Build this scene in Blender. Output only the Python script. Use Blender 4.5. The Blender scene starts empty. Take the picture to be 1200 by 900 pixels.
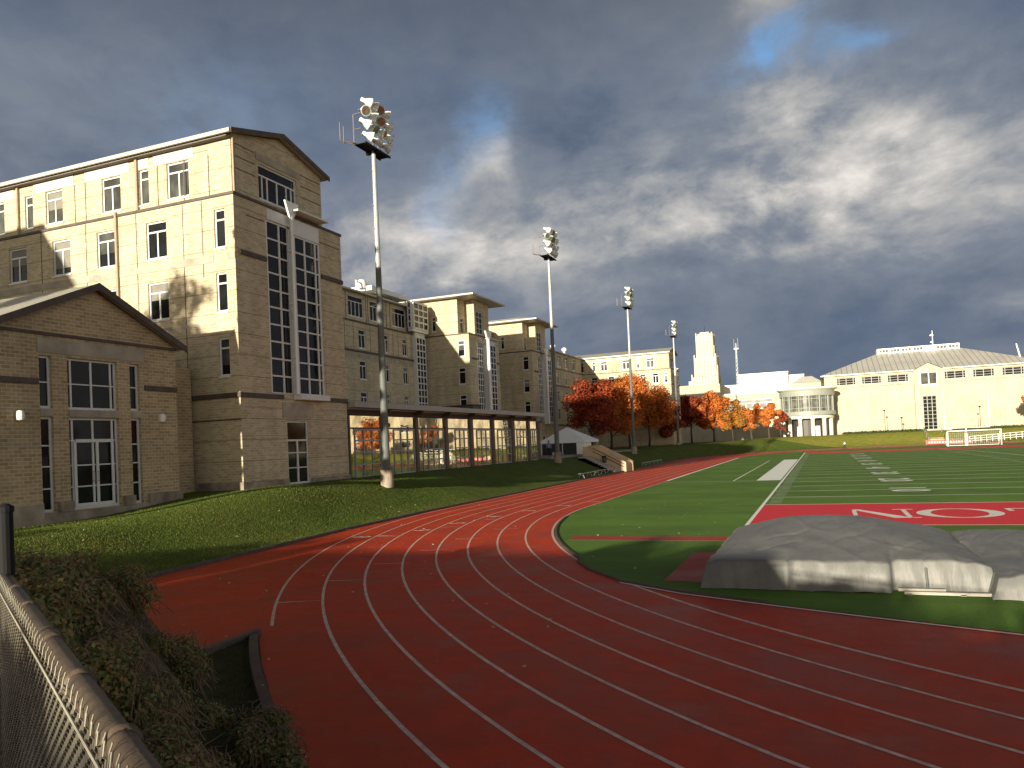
import bpy, math, random
from mathutils import Vector, Matrix, noise
random.seed(7)
PI = math.pi
SC = bpy.context.scene
COL = SC.collection
SUN_AZ = math.radians(6.9)      # light travels from -Y towards +Y, a little towards +X
SUN_EL = math.radians(9.3)

# ------------------------------------------------------------------ materials
MATS = {}
def new_mat(name):
    m = bpy.data.materials.new(name); m.use_nodes = True
    MATS[name] = m
    nt = m.node_tree
    return m, nt, nt.nodes['Principled BSDF']
def N(nt, t, **kw):
    n = nt.nodes.new(t)
    for k, v in kw.items(): setattr(n, k, v)
    return n
def math_n(nt, op, a, b=None, c=None):
    n = nt.nodes.new('ShaderNodeMath'); n.operation = op
    for i, v in enumerate((a, b, c)):
        if v is None: continue
        if isinstance(v, (int, float)): n.inputs[i].default_value = v
        else: nt.links.new(v, n.inputs[i])
    return n.outputs[0]
def mixc(nt, f, a, b, typ='MIX'):
    n = nt.nodes.new('ShaderNodeMix'); n.data_type = 'RGBA'; n.blend_type = typ
    for i, v in ((0, f), (6, a), (7, b)):
        if isinstance(v, (int, float)): n.inputs[i].default_value = v
        elif isinstance(v, tuple): n.inputs[i].default_value = (*v[:3], 1)
        else: nt.links.new(v, n.inputs[i])
    return n.outputs[2]
def noise_n(nt, vec, scale, detail=4, rough=.55):
    n = nt.nodes.new('ShaderNodeTexNoise'); n.inputs['Scale'].default_value = scale
    n.inputs['Detail'].default_value = detail; n.inputs['Roughness'].default_value = rough
    if vec is not None: nt.links.new(vec, n.inputs['Vector'])
    return n.outputs['Fac']
def ramp(nt, f, stops):
    n = nt.nodes.new('ShaderNodeValToRGB'); e = n.color_ramp.elements
    while len(e) < len(stops): e.new(.5)
    for i, (p, c) in enumerate(stops):
        e[i].position = p; e[i].color = (*c, 1) if isinstance(c, tuple) else (c, c, c, 1)
    nt.links.new(f, n.inputs[0]); return n.outputs[0]
def bump(nt, bs, h, strength=.3, dist=.02):
    b = nt.nodes.new('ShaderNodeBump'); b.inputs['Strength'].default_value = strength
    b.inputs['Distance'].default_value = dist
    nt.links.new(h, b.inputs['Height']); nt.links.new(b.outputs[0], bs.inputs['Normal'])
def plain(name, col, rough=.6, metal=0, var=.12, scale=3., spec=None, bmp=0):
    m, nt, bs = new_mat(name)
    geo = N(nt, 'ShaderNodeNewGeometry')
    nf = noise_n(nt, geo.outputs['Position'], scale, 5)
    lo = tuple(c*(1-var) for c in col); hi = tuple(min(1, c*(1+var)) for c in col)
    c = ramp(nt, nf, [(.3, lo), (.7, hi)])
    nt.links.new(c, bs.inputs['Base Color'])
    bs.inputs['Roughness'].default_value = rough; bs.inputs['Metallic'].default_value = metal
    if spec is not None: bs.inputs['Specular IOR Level'].default_value = spec
    if bmp: bump(nt, bs, noise_n(nt, geo.outputs['Position'], scale*6, 4), bmp, .02)
    return m

def brick_mat(name, c1, c2, mortar, bw=.42, bh=.14, lines=1.1):
    m, nt, bs = new_mat(name)
    geo = N(nt, 'ShaderNodeNewGeometry')
    sp = N(nt, 'ShaderNodeSeparateXYZ'); nt.links.new(geo.outputs['Position'], sp.inputs[0])
    sn = N(nt, 'ShaderNodeSeparateXYZ'); nt.links.new(geo.outputs['True Normal'], sn.inputs[0])
    ax = math_n(nt, 'GREATER_THAN', math_n(nt, 'ABSOLUTE', sn.outputs[0]), .6)
    u = math_n(nt, 'ADD', math_n(nt, 'MULTIPLY', sp.outputs[1], ax),
               math_n(nt, 'MULTIPLY', sp.outputs[0], math_n(nt, 'SUBTRACT', 1, ax)))
    cb = N(nt, 'ShaderNodeCombineXYZ'); nt.links.new(u, cb.inputs[0]); nt.links.new(sp.outputs[2], cb.inputs[1])
    b = N(nt, 'ShaderNodeTexBrick'); nt.links.new(cb.outputs[0], b.inputs['Vector'])
    b.inputs['Scale'].default_value = 1; b.inputs['Brick Width'].default_value = bw
    b.inputs['Row Height'].default_value = bh; b.inputs['Mortar Size'].default_value = .016
    b.inputs['Mortar Smooth'].default_value = .3; b.inputs['Bias'].default_value = .0
    b.inputs['Color1'].default_value = (*c1, 1); b.inputs['Color2'].default_value = (*c2, 1)
    b.inputs['Mortar'].default_value = (*mortar, 1)
    col = b.outputs['Color']
    nf = noise_n(nt, geo.outputs['Position'], .35, 6, .65)
    col = mixc(nt, 1.0, col, ramp(nt, nf, [(.3, .80), (.7, 1.08)]), 'MULTIPLY')
    # vertical weather streaks
    vm = N(nt, 'ShaderNodeCombineXYZ'); nt.links.new(math_n(nt, 'MULTIPLY', u, 1.3), vm.inputs[0])
    nt.links.new(math_n(nt, 'MULTIPLY', sp.outputs[2], .12), vm.inputs[1])
    st = noise_n(nt, vm.outputs[0], 1.0, 4)
    col = mixc(nt, 1.0, col, ramp(nt, st, [(.35, .88), (.6, 1.0)]), 'MULTIPLY')
    if lines:
        fr = math_n(nt, 'FRACT', math_n(nt, 'DIVIDE', sp.outputs[2], lines))
        ln = math_n(nt, 'LESS_THAN', fr, .045)
        col = mixc(nt, math_n(nt, 'MULTIPLY', ln, .55), col, (c1[0]*.3, c1[1]*.26, c1[2]*.24))
    nt.links.new(col, bs.inputs['Base Color'])
    bs.inputs['Roughness'].default_value = .85
    bump(nt, bs, b.outputs['Fac'], -.35, .012)
    return m

brick_mat('brick', (.43, .35, .22), (.61, .52, .36), (.62, .55, .40), bw=.36, bh=.13)
brick_mat('brick_pale', (.50, .435, .31), (.56, .49, .36), (.50, .44, .33), lines=0)
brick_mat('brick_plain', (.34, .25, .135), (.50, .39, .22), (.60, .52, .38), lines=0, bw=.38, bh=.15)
brick_mat('brick_red', (.22, .08, .05), (.28, .11, .07), (.3, .26, .22), lines=0)
plain('stone', (.36, .32, .26), .8, var=.25, scale=1.2, bmp=.2)
plain('stone_white', (.60, .57, .50), .7, var=.12, scale=1.)
plain('stone_base', (.30, .25, .19), .85, var=.45, scale=1.1, bmp=.3)
plain('limestone', (.60, .53, .42), .85, var=.12, scale=.08)
plain('dark_band', (.085, .065, .055), .7, var=.3, scale=2)
plain('roof_metal', (.50, .48, .42), .45, var=.12, scale=.8)
plain('white_frame', (.66, .67, .66), .35, var=.06)
plain('grey_frame', (.33, .33, .32), .5, var=.1)
plain('dark_frame', (.05, .045, .04), .5)
plain('green_grey', (.27, .29, .25), .5, var=.08)
plain('concrete', (.40, .37, .32), .85, var=.2, scale=2, bmp=.2)
plain('concrete_tan', (.55, .42, .27), .85, var=.15, scale=2, bmp=.2)
plain('plaza_pavement', (.26, .24, .21), .85, var=.2, scale=2)
plain('white_metal', (.8, .8, .79), .4, var=.04)
plain('white_cloth', (.85, .85, .84), .8, var=.04)
plain('mesh_cloth', (.035, .038, .042), .9)
plain('dark_metal', (.018, .018, .019), .7, spec=.12)
plain('white_paint', (.78, .76, .70), .7, var=.15, scale=4)
plain('worn_paint', (.66, .46, .38), .7, var=.3, scale=6)
plain('field_white', (.82, .83, .78), .85, var=.1, scale=2)
plain('blue_shirt', (.16, .25, .5), .8)
plain('white_shirt', (.8, .8, .8), .8)
plain('dark_trousers', (.02, .022, .03), .85)
plain('skin', (.45, .27, .18), .6)
plain('hair', (.03, .02, .015), .7)
plain('bin_green', (.03, .07, .05), .6)
plain('white_stucco', (.74, .73, .70), .8, var=.03)
plain('red_banner', (.55, .10, .11), .7)
plain('pink_letters', (.8, .5, .48), .7)
plain('slate_blue', (.17, .2, .25), .6)
plain('bark', (.055, .042, .034), .9, var=.4, scale=8, bmp=.5)
plain('steel_galv', (.43, .45, .43), .5, metal=.35, var=.15, scale=2)
plain('steel_dull_shade', (.115, .125, .12), .65, metal=.1, var=.15, scale=2)  # dull steel fittings; on the lower poles its dark tone stands for shade
plain('copper_pipe', (.30, .21, .16), .5, metal=.3)
plain('lamp_white', (.66, .68, .66), .35, metal=.1, var=.08, scale=5)
plain('lamp_lens', (.28, .26, .19), .12, metal=.5, var=.3, scale=6)
plain('downspout', (.34, .26, .18), .5)
plain('timber_red', (.07, .04, .03), .8)
plain('pier_brown', (.13, .10, .08), .7)
plain('blind', (.20, .19, .165), .8)

def glass(name, base, rough, spec, metal=0.0, wav=.0):
    m, nt, bs = new_mat(name)
    geo = N(nt, 'ShaderNodeNewGeometry')
    nf = noise_n(nt, geo.outputs['Position'], .9, 2)
    c = ramp(nt, nf, [(.35, tuple(x*.6 for x in base)), (.65, tuple(x*1.5 for x in base))])
    nt.links.new(c, bs.inputs['Base Color'])
    bs.inputs['Roughness'].default_value = rough
    bs.inputs['Specular IOR Level'].default_value = spec
    bs.inputs['Metallic'].default_value = metal
    if wav: bump(nt, bs, noise_n(nt, geo.outputs['Position'], .8, 2), wav, .05)
    return m
glass('glass_dark', (.010, .011, .012), .06, .22, wav=.05)
glass('glass_mirror', (.46, .43, .36), .015, .9, metal=.92, wav=.05)
glass('glass_blind', (.10, .10, .09), .15, .4)
glass('glass_curtain', (.06, .062, .055), .1, .3)
plain('limestone_dark', (.44, .38, .30), .85)
plain('stem_brown', (.20, .13, .085), .8, var=.4, scale=8)

# ---- grass
def grass_mat(name, a, b, dry, sc=1., blade=True):
    m, nt, bs = new_mat(name)
    geo = N(nt, 'ShaderNodeNewGeometry'); P = geo.outputs['Position']
    n1 = noise_n(nt, P, .25*sc, 6, .6); n2 = noise_n(nt, P, 9, 6, .7); n3 = noise_n(nt, P, 1.3, 5, .6)
    c = ramp(nt, n2, [(.3, a), (.7, b)])
    c = mixc(nt, ramp(nt, n1, [(.45, 0.), (.75, .55)]), c, dry)
    c = mixc(nt, 1., c, ramp(nt, n3, [(.3, .75), (.7, 1.15)]), 'MULTIPLY')
    nt.links.new(c, bs.inputs['Base Color']); bs.inputs['Roughness'].default_value = .9
    bs.inputs['Specular IOR Level'].default_value = .15
    bump(nt, bs, noise_n(nt, P, 14, 6, .75), .9, .08)
    return m
grass_mat('grass', (.055, .085, .013), (.11, .17, .024), (.15, .14, .035))
grass_mat('grass_bank', (.17, .19, .028), (.25, .25, .04), (.27, .22, .05))
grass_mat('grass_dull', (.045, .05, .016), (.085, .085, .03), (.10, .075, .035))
plain('leaf_litter', (.11, .08, .045), .95, var=.6, scale=9, bmp=.6)
# ---- artificial turf : faint mowing tone per 5 yards, grain
m, nt, bs = new_mat('turf')
geo = N(nt, 'ShaderNodeNewGeometry'); P = geo.outputs['Position']
n2 = noise_n(nt, P, 22, 5, .7); n1 = noise_n(nt, P, .35, 5, .6)
c = ramp(nt, n2, [(.3, (.070, .150, .018)), (.7, (.135, .245, .034))])
c = mixc(nt, 1., c, ramp(nt, n1, [(.3, .8), (.7, 1.15)]), 'MULTIPLY')
spt = N(nt, 'ShaderNodeSeparateXYZ'); nt.links.new(P, spt.inputs[0])
bd = math_n(nt, 'LESS_THAN', math_n(nt, 'FRACT', math_n(nt, 'DIVIDE', math_n(nt, 'SUBTRACT', spt.outputs[1], 40.54), 9.144)), .5)
c = mixc(nt, 1., c, ramp(nt, bd, [(0., .93), (1., 1.06)]), 'MULTIPLY')
ws = noise_n(nt, P, 1.1, 8, .75); c = mixc(nt, ramp(nt, ws, [(.56, 0.), (.72, .35)]), c, (.15, .19, .05))
nt.links.new(c, bs.inputs['Base Color']); bs.inputs['Roughness'].default_value = .85
bs.inputs['Specular IOR Level'].default_value = .2
bump(nt, bs, noise_n(nt, P, 30, 4, .7), .6, .03)
m, nt, bs = new_mat('tower_strip')
geo = N(nt, 'ShaderNodeNewGeometry'); sp_ = N(nt, 'ShaderNodeSeparateXYZ'); nt.links.new(geo.outputs['Position'], sp_.inputs[0])
fr = math_n(nt, 'LESS_THAN', math_n(nt, 'FRACT', math_n(nt, 'DIVIDE', sp_.outputs[2], 3.6)), .45)
nt.links.new(mixc(nt, fr, (.52, .45, .36), (.30, .26, .21)), bs.inputs['Base Color']); bs.inputs['Roughness'].default_value = .7
m, nt, bs = new_mat('turf_red')
geo = N(nt, 'ShaderNodeNewGeometry'); P = geo.outputs['Position']
c = ramp(nt, noise_n(nt, P, 20, 5, .7), [(.3, (.60, .028, .04)), (.7, (.80, .055, .07))])
nt.links.new(c, bs.inputs['Base Color']); bs.inputs['Roughness'].default_value = .85
bs.inputs['Specular IOR Level'].default_value = .2
# ---- rubber track, worn and damp in places
def track_mat(name, a, b):
    m, nt, bs = new_mat(name)
    geo = N(nt, 'ShaderNodeNewGeometry'); P = geo.outputs['Position']
    n0 = noise_n(nt, P, 60, 3, .7); n1 = noise_n(nt, P, .45, 7, .65); n2 = noise_n(nt, P, 2.2, 6, .7)
    c = ramp(nt, n0, [(.3, a), (.7, b)])
    c = mixc(nt, 1., c, ramp(nt, n1, [(.25, .58), (.5, .95), (.75, 1.2)]), 'MULTIPLY')
    grey = ramp(nt, noise_n(nt, P, .8, 9, .78), [(.53, 0.), (.68, .38)])
    c = mixc(nt, grey, c, (a[0]*.78, a[0]*.32, a[0]*.25))
    c = mixc(nt, 1., c, ramp(nt, n2, [(.3, .84), (.65, 1.05)]), 'MULTIPLY')
    nt.links.new(c, bs.inputs['Base Color'])
    nt.links.new(ramp(nt, n1, [(.35, .42), (.6, .62)]), bs.inputs['Roughness'])
    bs.inputs['Specular IOR Level'].default_value = .08
    bump(nt, bs, noise_n(nt, P, 70, 3, .8), .5, .008)
    return m
track_mat('track_red', (.47, .040, .014), (.66, .078, .028))
track_mat('runway_red', (.36, .045, .03), (.46, .06, .04))
# ---- tarp
m, nt, bs = new_mat('tarp')
geo = N(nt, 'ShaderNodeNewGeometry'); P = geo.outputs['Position']
c = ramp(nt, noise_n(nt, P, 1.5, 6, .65), [(.3, (.125, .125, .122)), (.7, (.19, .187, .178))])
nt.links.new(c, bs.inputs['Base Color'])
bs.inputs['Roughness'].default_value = .5; bs.inputs['Specular IOR Level'].default_value = .35
mp = N(nt, 'ShaderNodeMapping'); mp.inputs['Scale'].default_value = (1.5, .7, .35); nt.links.new(P, mp.inputs[0])
w = noise_n(nt, mp.outputs[0], 2.2, 6, .55)
wr_ = math_n(nt, 'ABSOLUTE', math_n(nt, 'SUBTRACT', noise_n(nt, mp.outputs[0], 4.5, 3, .5), .5))
wr_ = math_n(nt, 'MINIMUM', math_n(nt, 'MULTIPLY', wr_, 8.), 1.)
bump(nt, bs, math_n(nt, 'ADD', w, math_n(nt, 'MULTIPLY', wr_, .22)), .30, .04)
# ---- metal deck roof with seams along a direction (by world x or y)
def seam_mat(name, col, axis, pitch=.6):
    m, nt, bs = new_mat(name)
    geo = N(nt, 'ShaderNodeNewGeometry')
    sp = N(nt, 'ShaderNodeSeparateXYZ'); nt.links.new(geo.outputs['Position'], sp.inputs[0])
    fr = math_n(nt, 'FRACT', math_n(nt, 'DIVIDE', sp.outputs[axis], pitch))
    s = math_n(nt, 'LESS_THAN', fr, .14)
    nf = noise_n(nt, geo.outputs['Position'], .3, 5)
    base = ramp(nt, nf, [(.3, tuple(x*.85 for x in col)), (.7, col)])
    c = mixc(nt, s, base, tuple(x*.5 for x in col))
    nt.links.new(c, bs.inputs['Base Color']); bs.inputs['Roughness'].default_value = .5
    bs.inputs['Metallic'].default_value = .2
    return m
seam_mat('roof_seam_x', (.44, .42, .36), 0); seam_mat('roof_seam_gym', (.58, .56, .50), 0, 1.15)
seam_mat('roof_seam_dark', (.26, .25, .23), 0)
# ---- leaves
def leaf_mat(name, stops, trans=.25, scale=.6):
    m, nt, bs = new_mat(name)
    geo = N(nt, 'ShaderNodeNewGeometry')
    r = geo.outputs['Random Per Island']
    nf = noise_n(nt, geo.outputs['Position'], scale, 3)
    f = math_n(nt, 'ADD', math_n(nt, 'MULTIPLY', r, .5), math_n(nt, 'MULTIPLY', nf, .55))
    c = ramp(nt, f, stops)
    nt.links.new(c, bs.inputs['Base Color']); bs.inputs['Roughness'].default_value = .6
    bs.inputs['Specular IOR Level'].default_value = .2
    tr = N(nt, 'ShaderNodeBsdfTranslucent'); nt.links.new(c, tr.inputs[0])
    mx = N(nt, 'ShaderNodeMixShader'); mx.inputs[0].default_value = trans
    nt.links.new(bs.outputs[0], mx.inputs[1]); nt.links.new(tr.outputs[0], mx.inputs[2])
    nt.links.new(mx.outputs[0], nt.nodes['Material Output'].inputs[0])
    return m
leaf_mat('leaf_orange', [(.15, (.28, .06, .018)), (.4, (.52, .145, .03)), (.7, (.64, .22, .05)), (.95, (.66, .31, .09))])
leaf_mat('leaf_red', [(.15, (.13, .022, .013)), (.5, (.27, .045, .02)), (.85, (.46, .11, .03))])
leaf_mat('leaf_gold', [(.15, (.26, .09, .02)), (.45, (.46, .17, .03)), (.62, (.42, .20, .04)), (.8, (.17, .16, .04))])
leaf_mat('leaf_green', [(.2, (.03, .05, .015)), (.8, (.08, .11, .03))])
leaf_mat('leaf_bramble', [(.1, (.08, .10, .035)), (.42, (.17, .19, .065)), (.6, (.25, .24, .09)), (.72, (.30, .16, .08)), (.88, (.50, .46, .13))], .2, 3)
leaf_mat('leaf_fallen', [(.2, (.35, .25, .12)), (.6, (.55, .45, .3)), (.9, (.75, .7, .6))], 0)

# ------------------------------------------------------------------ mesh helpers
SPLIT = {'downspout', 'stone_band', 'cornice', 'joint_line', 'parapet', 'louvre', 'frieze_panel', 'soffit', 'window_strip'}
class MB:
    def __init__(s): s.v = []; s.f = []; s.m = []; s.cur = 0
    def add(s, vs, fs):
        n = len(s.v); s.v += [tuple(p) for p in vs]; s.f += [tuple(n+i for i in f) for f in fs]
        s.m += [s.cur]*len(fs); return s
    def quad(s, a, b, c, d): return s.add([a, b, c, d], [(0, 1, 2, 3)])
    def box(s, x0, x1, y0, y1, z0, z1):
        if x0 > x1: x0, x1 = x1, x0
        if y0 > y1: y0, y1 = y1, y0
        return s.add([(x0,y0,z0),(x1,y0,z0),(x1,y1,z0),(x0,y1,z0),(x0,y0,z1),(x1,y0,z1),(x1,y1,z1),(x0,y1,z1)],
                     [(0,3,2,1),(4,5,6,7),(0,1,5,4),(1,2,6,5),(2,3,7,6),(3,0,4,7)])
    def prism(s, poly, z0, z1):           # poly xy ccw
        n = len(poly)
        return s.add([(x, y, z0) for x, y in poly]+[(x, y, z1) for x, y in poly],
                     [tuple(range(n-1, -1, -1)), tuple(range(n, 2*n))]+[(i, (i+1) % n, n+(i+1) % n, n+i) for i in range(n)])
    def tube(s, p0, p1, r0, r1=None, n=8, caps=True):
        if r1 is None: r1 = r0
        p0 = Vector(p0); p1 = Vector(p1); d = (p1-p0)
        if d.length < 1e-6: return s
        d.normalize(); a = d.orthogonal().normalized(); b = d.cross(a)
        vs = []
        for p, r in ((p0, r0), (p1, r1)):
            for i in range(n):
                t = 2*PI*i/n; vs.append(p+a*math.cos(t)*r+b*math.sin(t)*r)
        fs = [(i, (i+1) % n, n+(i+1) % n, n+i) for i in range(n)]
        if caps: fs += [tuple(range(n-1, -1, -1)), tuple(range(n, 2*n))]
        return s.add(vs, fs)
    def path(s, pts, r, n=6):
        for a, b in zip(pts, pts[1:]): s.tube(a, b, r, r, n)
        return s
    def lathe(s, prof, c=(0,0,0), ax=Vector((0,0,1)), n=16):
        ax = Vector(ax).normalized(); a = ax.orthogonal().normalized(); b = ax.cross(a); c = Vector(c)
        vs = []
        for r, h in prof:
            for i in range(n):
                t = 2*PI*i/n; vs.append(c+ax*h+a*math.cos(t)*r+b*math.sin(t)*r)
        fs = []
        for k in range(len(prof)-1):
            fs += [(k*n+i, k*n+(i+1) % n, (k+1)*n+(i+1) % n, (k+1)*n+i) for i in range(n)]
        return s.add(vs, fs)
    def build(s, name, mat, parent=None, loc=None, smooth=False):
        if name in SPLIT and parent is not None and len(s.f) > 6 and len(s.v) % 8 == 0:
            for k in range(0, len(s.v), 8):
                p = MB(); p.add(s.v[k:k+8], [(0,3,2,1),(4,5,6,7),(0,1,5,4),(1,2,6,5),(2,3,7,6),(3,0,4,7)])
                o = p.build(name, mat, parent)
            return o
        me = bpy.data.meshes.new(name)
        me.from_pydata(s.v, [], s.f)
        mats = mat if isinstance(mat, (list, tuple)) else [mat]
        for q in mats: me.materials.append(MATS[q])
        if len(mats) > 1: me.polygons.foreach_set('material_index', s.m)
        if smooth: me.polygons.foreach_set('use_smooth', [True]*len(me.polygons))
        me.update()
        o = bpy.data.objects.new(name, me); COL.objects.link(o)
        if loc: o.location = loc
        if parent is not None: attach(o, parent)
        return o
def wloc(p):
    v = Vector(p.location)
    while p.parent: p = p.parent; v = v + Vector(p.location)*0 if False else v
    return v
WORLD_OFF = {}
def attach(o, parent):
    o.parent = parent
    # geometry of fixed things is written in world coordinates
    off = WORLD_OFF.get(parent.name)
    if off is not None:
        o.matrix_parent_inverse = Matrix.Translation(-Vector(off))
def thing(name, label, cat, loc=(0,0,0), group=None, local=False, rz=0):
    o = bpy.data.objects.new(name, None); COL.objects.link(o); o.location = loc; o.rotation_euler = (0, 0, rz)
    o.empty_display_size = .5
    o['label'] = label; o['category'] = cat
    if group: o['group'] = group
    if not local: WORLD_OFF[o.name] = loc
    return o
def tag(o, label=None, cat=None, group=None, kind=None):
    for k, v in (('label', label), ('category', cat), ('group', group), ('kind', kind)):
        if v: o[k] = v
    return o
def copy_tree(o, parent=None, loc=None):
    c = o.copy(); COL.objects.link(c)
    if parent is not None: c.parent = parent
    if loc is not None: c.location = loc
    for ch in list(o.children): copy_tree(ch, c)
    return c

# facade helpers.  face = (axis, const, sign): plane x=const or y=const with outward sign
def fp(face, u, z, off=0.):
    ax, c, sg = face
    return (c+sg*off, u, z) if ax == 'x' else (u, c+sg*off, z)
def fbox(mb, face, u0, u1, z0, z1, o0, o1):
    a = fp(face, u0, z0, o0); b = fp(face, u1, z1, o1)
    mb.box(min(a[0], b[0]), max(a[0], b[0]), min(a[1], b[1]), max(a[1], b[1]), z0, z1)
def facade(mb, face, u0, u1, z0, z1, ops, depth=.16):
    us = sorted(set([u0, u1]+[v for o in ops for v in (o[0], o[1])])); zs = sorted(set([z0, z1]+[v for o in ops for v in (o[2], o[3])]))
    us = [u for u in us if u0 <= u <= u1]; zs = [z for z in zs if z0 <= z <= z1]
    for i in range(len(us)-1):
        for j in range(len(zs)-1):
            a, b, c, d = us[i], us[i+1], zs[j], zs[j+1]
            mu, mz = (a+b)/2, (c+d)/2
            if any(o[0] < mu < o[1] and o[2] < mz < o[3] for o in ops): continue
            mb.quad(fp(face, a, c), fp(face, b, c), fp(face, b, d), fp(face, a, d))
    for a, b, c, d in [o[:4] for o in ops]:
        for (p, q) in (((a, c), (b, c)), ((b, c), (b, d)), ((b, d), (a, d)), ((a, d), (a, c))):
            mb.quad(fp(face, p[0], p[1]), fp(face, q[0], q[1]), fp(face, q[0], q[1], -depth), fp(face, p[0], p[1], -depth))
WR = random.Random(77)
def window(parent, face, a, b, c, d, cols=2, transom=.27, rows=None, bar=.09, frame='white_frame', pane='glass_dark', depth=.16, name='window', colw=None, sill=True, label=None):
    mb = MB(); o0, o1 = -depth+.003, -depth+.075
    fbox(mb, face, a, a+bar, c, d, o0, o1); fbox(mb, face, b-bar, b, c, d, o0, o1)
    fbox(mb, face, a+bar, b-bar, d-bar, d, o0, o1); fbox(mb, face, a+bar, b-bar, c, c+bar*1.2, o0, o1)
    z_top = d-bar
    if transom and not rows:
        zt = d-(d-c)*transom; fbox(mb, face, a+bar, b-bar, zt-bar/2, zt+bar/2, o0, o1-.004); z_top = zt-bar/2
    if rows:
        zz = rows if isinstance(rows, list) else [c+(d-c)*k/rows for k in range(1, rows)]
        for z in zz: fbox(mb, face, a+bar, b-bar, z-bar*.3, z+bar*.3, o0, o1-.004)
    fr = colw if colw else [k/cols for k in range(1, cols)]
    for k in fr:
        u = a+(b-a)*k; fbox(mb, face, u-bar/2, u+bar/2, c+bar, z_top if not rows else d-bar, o0, o1-.008)
    if sill: fbox(mb, face, a-.03, b+.03, c-.08, c-.003, -.1, .05)
    w = mb.build(name, frame, parent)
    if parent.name in WORLD_OFF: WORLD_OFF[w.name] = None
    g = MB(); g.quad(fp(face, a+.01, c+.01, -depth+.02), fp(face, b-.01, c+.01, -depth+.02), fp(face, b-.01, d-.01, -depth+.02), fp(face, a+.01, d-.01, -depth+.02))
    p = g.build('pane', pane); p.parent = w
    if label: w['label'] = label
    if name == 'window' and rows is None and depth > .1 and WR.random() < .4:
        k = WR.uniform(.3, .75); zt_ = d-(d-c)*.05; q_ = MB()
        q_.quad(fp(face, a+bar, zt_-(d-c)*k, -depth+.026), fp(face, b-bar, zt_-(d-c)*k, -depth+.026), fp(face, b-bar, zt_, -depth+.026), fp(face, a+bar, zt_, -depth+.026))
        q_.build('blind', WR.choice(['blind', 'glass_blind', 'glass_curtain'])).parent = w
    return w
WORLD_OFF_NONE = None

def smooth(a, b, x):
    t = max(0., min(1., (x-a)/(b-a))); return t*t*(3-2*t)

# ------------------------------------------------------------------ world (clouded evening sky)
w = bpy.data.worlds.new('World'); SC.world = w; w.use_nodes = True
nt = w.node_tree; bg = nt.nodes['Background']; out = nt.nodes['World Output']
sky = N(nt, 'ShaderNodeTexSky'); sky.sky_type = 'NISHITA'; sky.sun_disc = False
sky.sun_elevation = SUN_EL; sky.sun_rotation = math.radians(180+6.9); sky.air_density = 1.2; sky.dust_density = 1.5
tc = N(nt, 'ShaderNodeTexCoord'); D = tc.outputs['Generated']
sp = N(nt, 'ShaderNodeSeparateXYZ'); nt.links.new(D, sp.inputs[0])
zc = math_n(nt, 'MAXIMUM', sp.outputs[2], 0.0)
zd = math_n(nt, 'ADD', zc, .22)
cl = N(nt, 'ShaderNodeCombineXYZ')
nt.links.new(math_n(nt, 'DIVIDE', sp.outputs[0], zd), cl.inputs[0]); nt.links.new(math_n(nt, 'DIVIDE', sp.outputs[1], zd), cl.inputs[1])
# warp
wn = N(nt, 'ShaderNodeTexNoise'); wn.inputs['Scale'].default_value = 1.1; wn.inputs['Detail'].default_value = 6; nt.links.new(cl.outputs[0], wn.inputs['Vector'])
wv = N(nt, 'ShaderNodeVectorMath', operation='MULTIPLY_ADD'); nt.links.new(wn.outputs['Color'], wv.inputs[0]); wv.inputs[1].default_value = (.7, .7, .7); nt.links.new(cl.outputs[0], wv.inputs[2])
CV = wv.outputs[0]
mpz = N(nt, 'ShaderNodeMapping'); mpz.inputs['Scale'].default_value = (1, 1, 1.7); nt.links.new(D, mpz.inputs[0])
wn2 = N(nt, 'ShaderNodeTexNoise'); wn2.inputs['Scale'].default_value = 3.0; wn2.inputs['Detail'].default_value = 5; nt.links.new(mpz.outputs[0], wn2.inputs['Vector'])
wv2 = N(nt, 'ShaderNodeVectorMath', operation='MULTIPLY_ADD'); nt.links.new(wn2.outputs['Color'], wv2.inputs[0]); wv2.inputs[1].default_value = (.16, .16, .16); nt.links.new(mpz.outputs[0], wv2.inputs[2])
DV = wv2.outputs[0]
nA = noise_n(nt, CV, .9, 9, .55); nB = noise_n(nt, DV, 7.0, 10, .56); nC = noise_n(nt, DV, 15, 9, .6)
az0 = math_n(nt, 'ARCTAN2', sp.outputs[0], sp.outputs[1]); el0 = math_n(nt, 'ARCSINE', sp.outputs[2])
wob = noise_n(nt, D, 4.0, 7, .62); wob2 = noise_n(nt, cl.outputs[0], 2.1, 7, .62)
az = math_n(nt, 'ADD', az0, math_n(nt, 'MULTIPLY', math_n(nt, 'SUBTRACT', wob, .5), .30))
el = math_n(nt, 'ADD', el0, math_n(nt, 'MULTIPLY', math_n(nt, 'SUBTRACT', wob2, .5), .16))
def lobe(a, e, sa, se, amp, tilt=0.):
    a, e, sa, se = map(math.radians, (a, e, sa, se))
    da = math_n(nt, 'SUBTRACT', az, a); de = math_n(nt, 'SUBTRACT', math_n(nt, 'SUBTRACT', el, e), math_n(nt, 'MULTIPLY', da, tilt))
    q = math_n(nt, 'ADD', math_n(nt, 'POWER', math_n(nt, 'ABSOLUTE', math_n(nt, 'DIVIDE', da, sa)), 2), math_n(nt, 'POWER', math_n(nt, 'ABSOLUTE', math_n(nt, 'DIVIDE', de, se)), 2))
    return math_n(nt, 'MULTIPLY', math_n(nt, 'EXPONENT', math_n(nt, 'MULTIPLY', q, -1)), amp)
def addall(xs):
    r = xs[0]
    for x in xs[1:]: r = math_n(nt, 'ADD', r, x)
    return r
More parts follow.
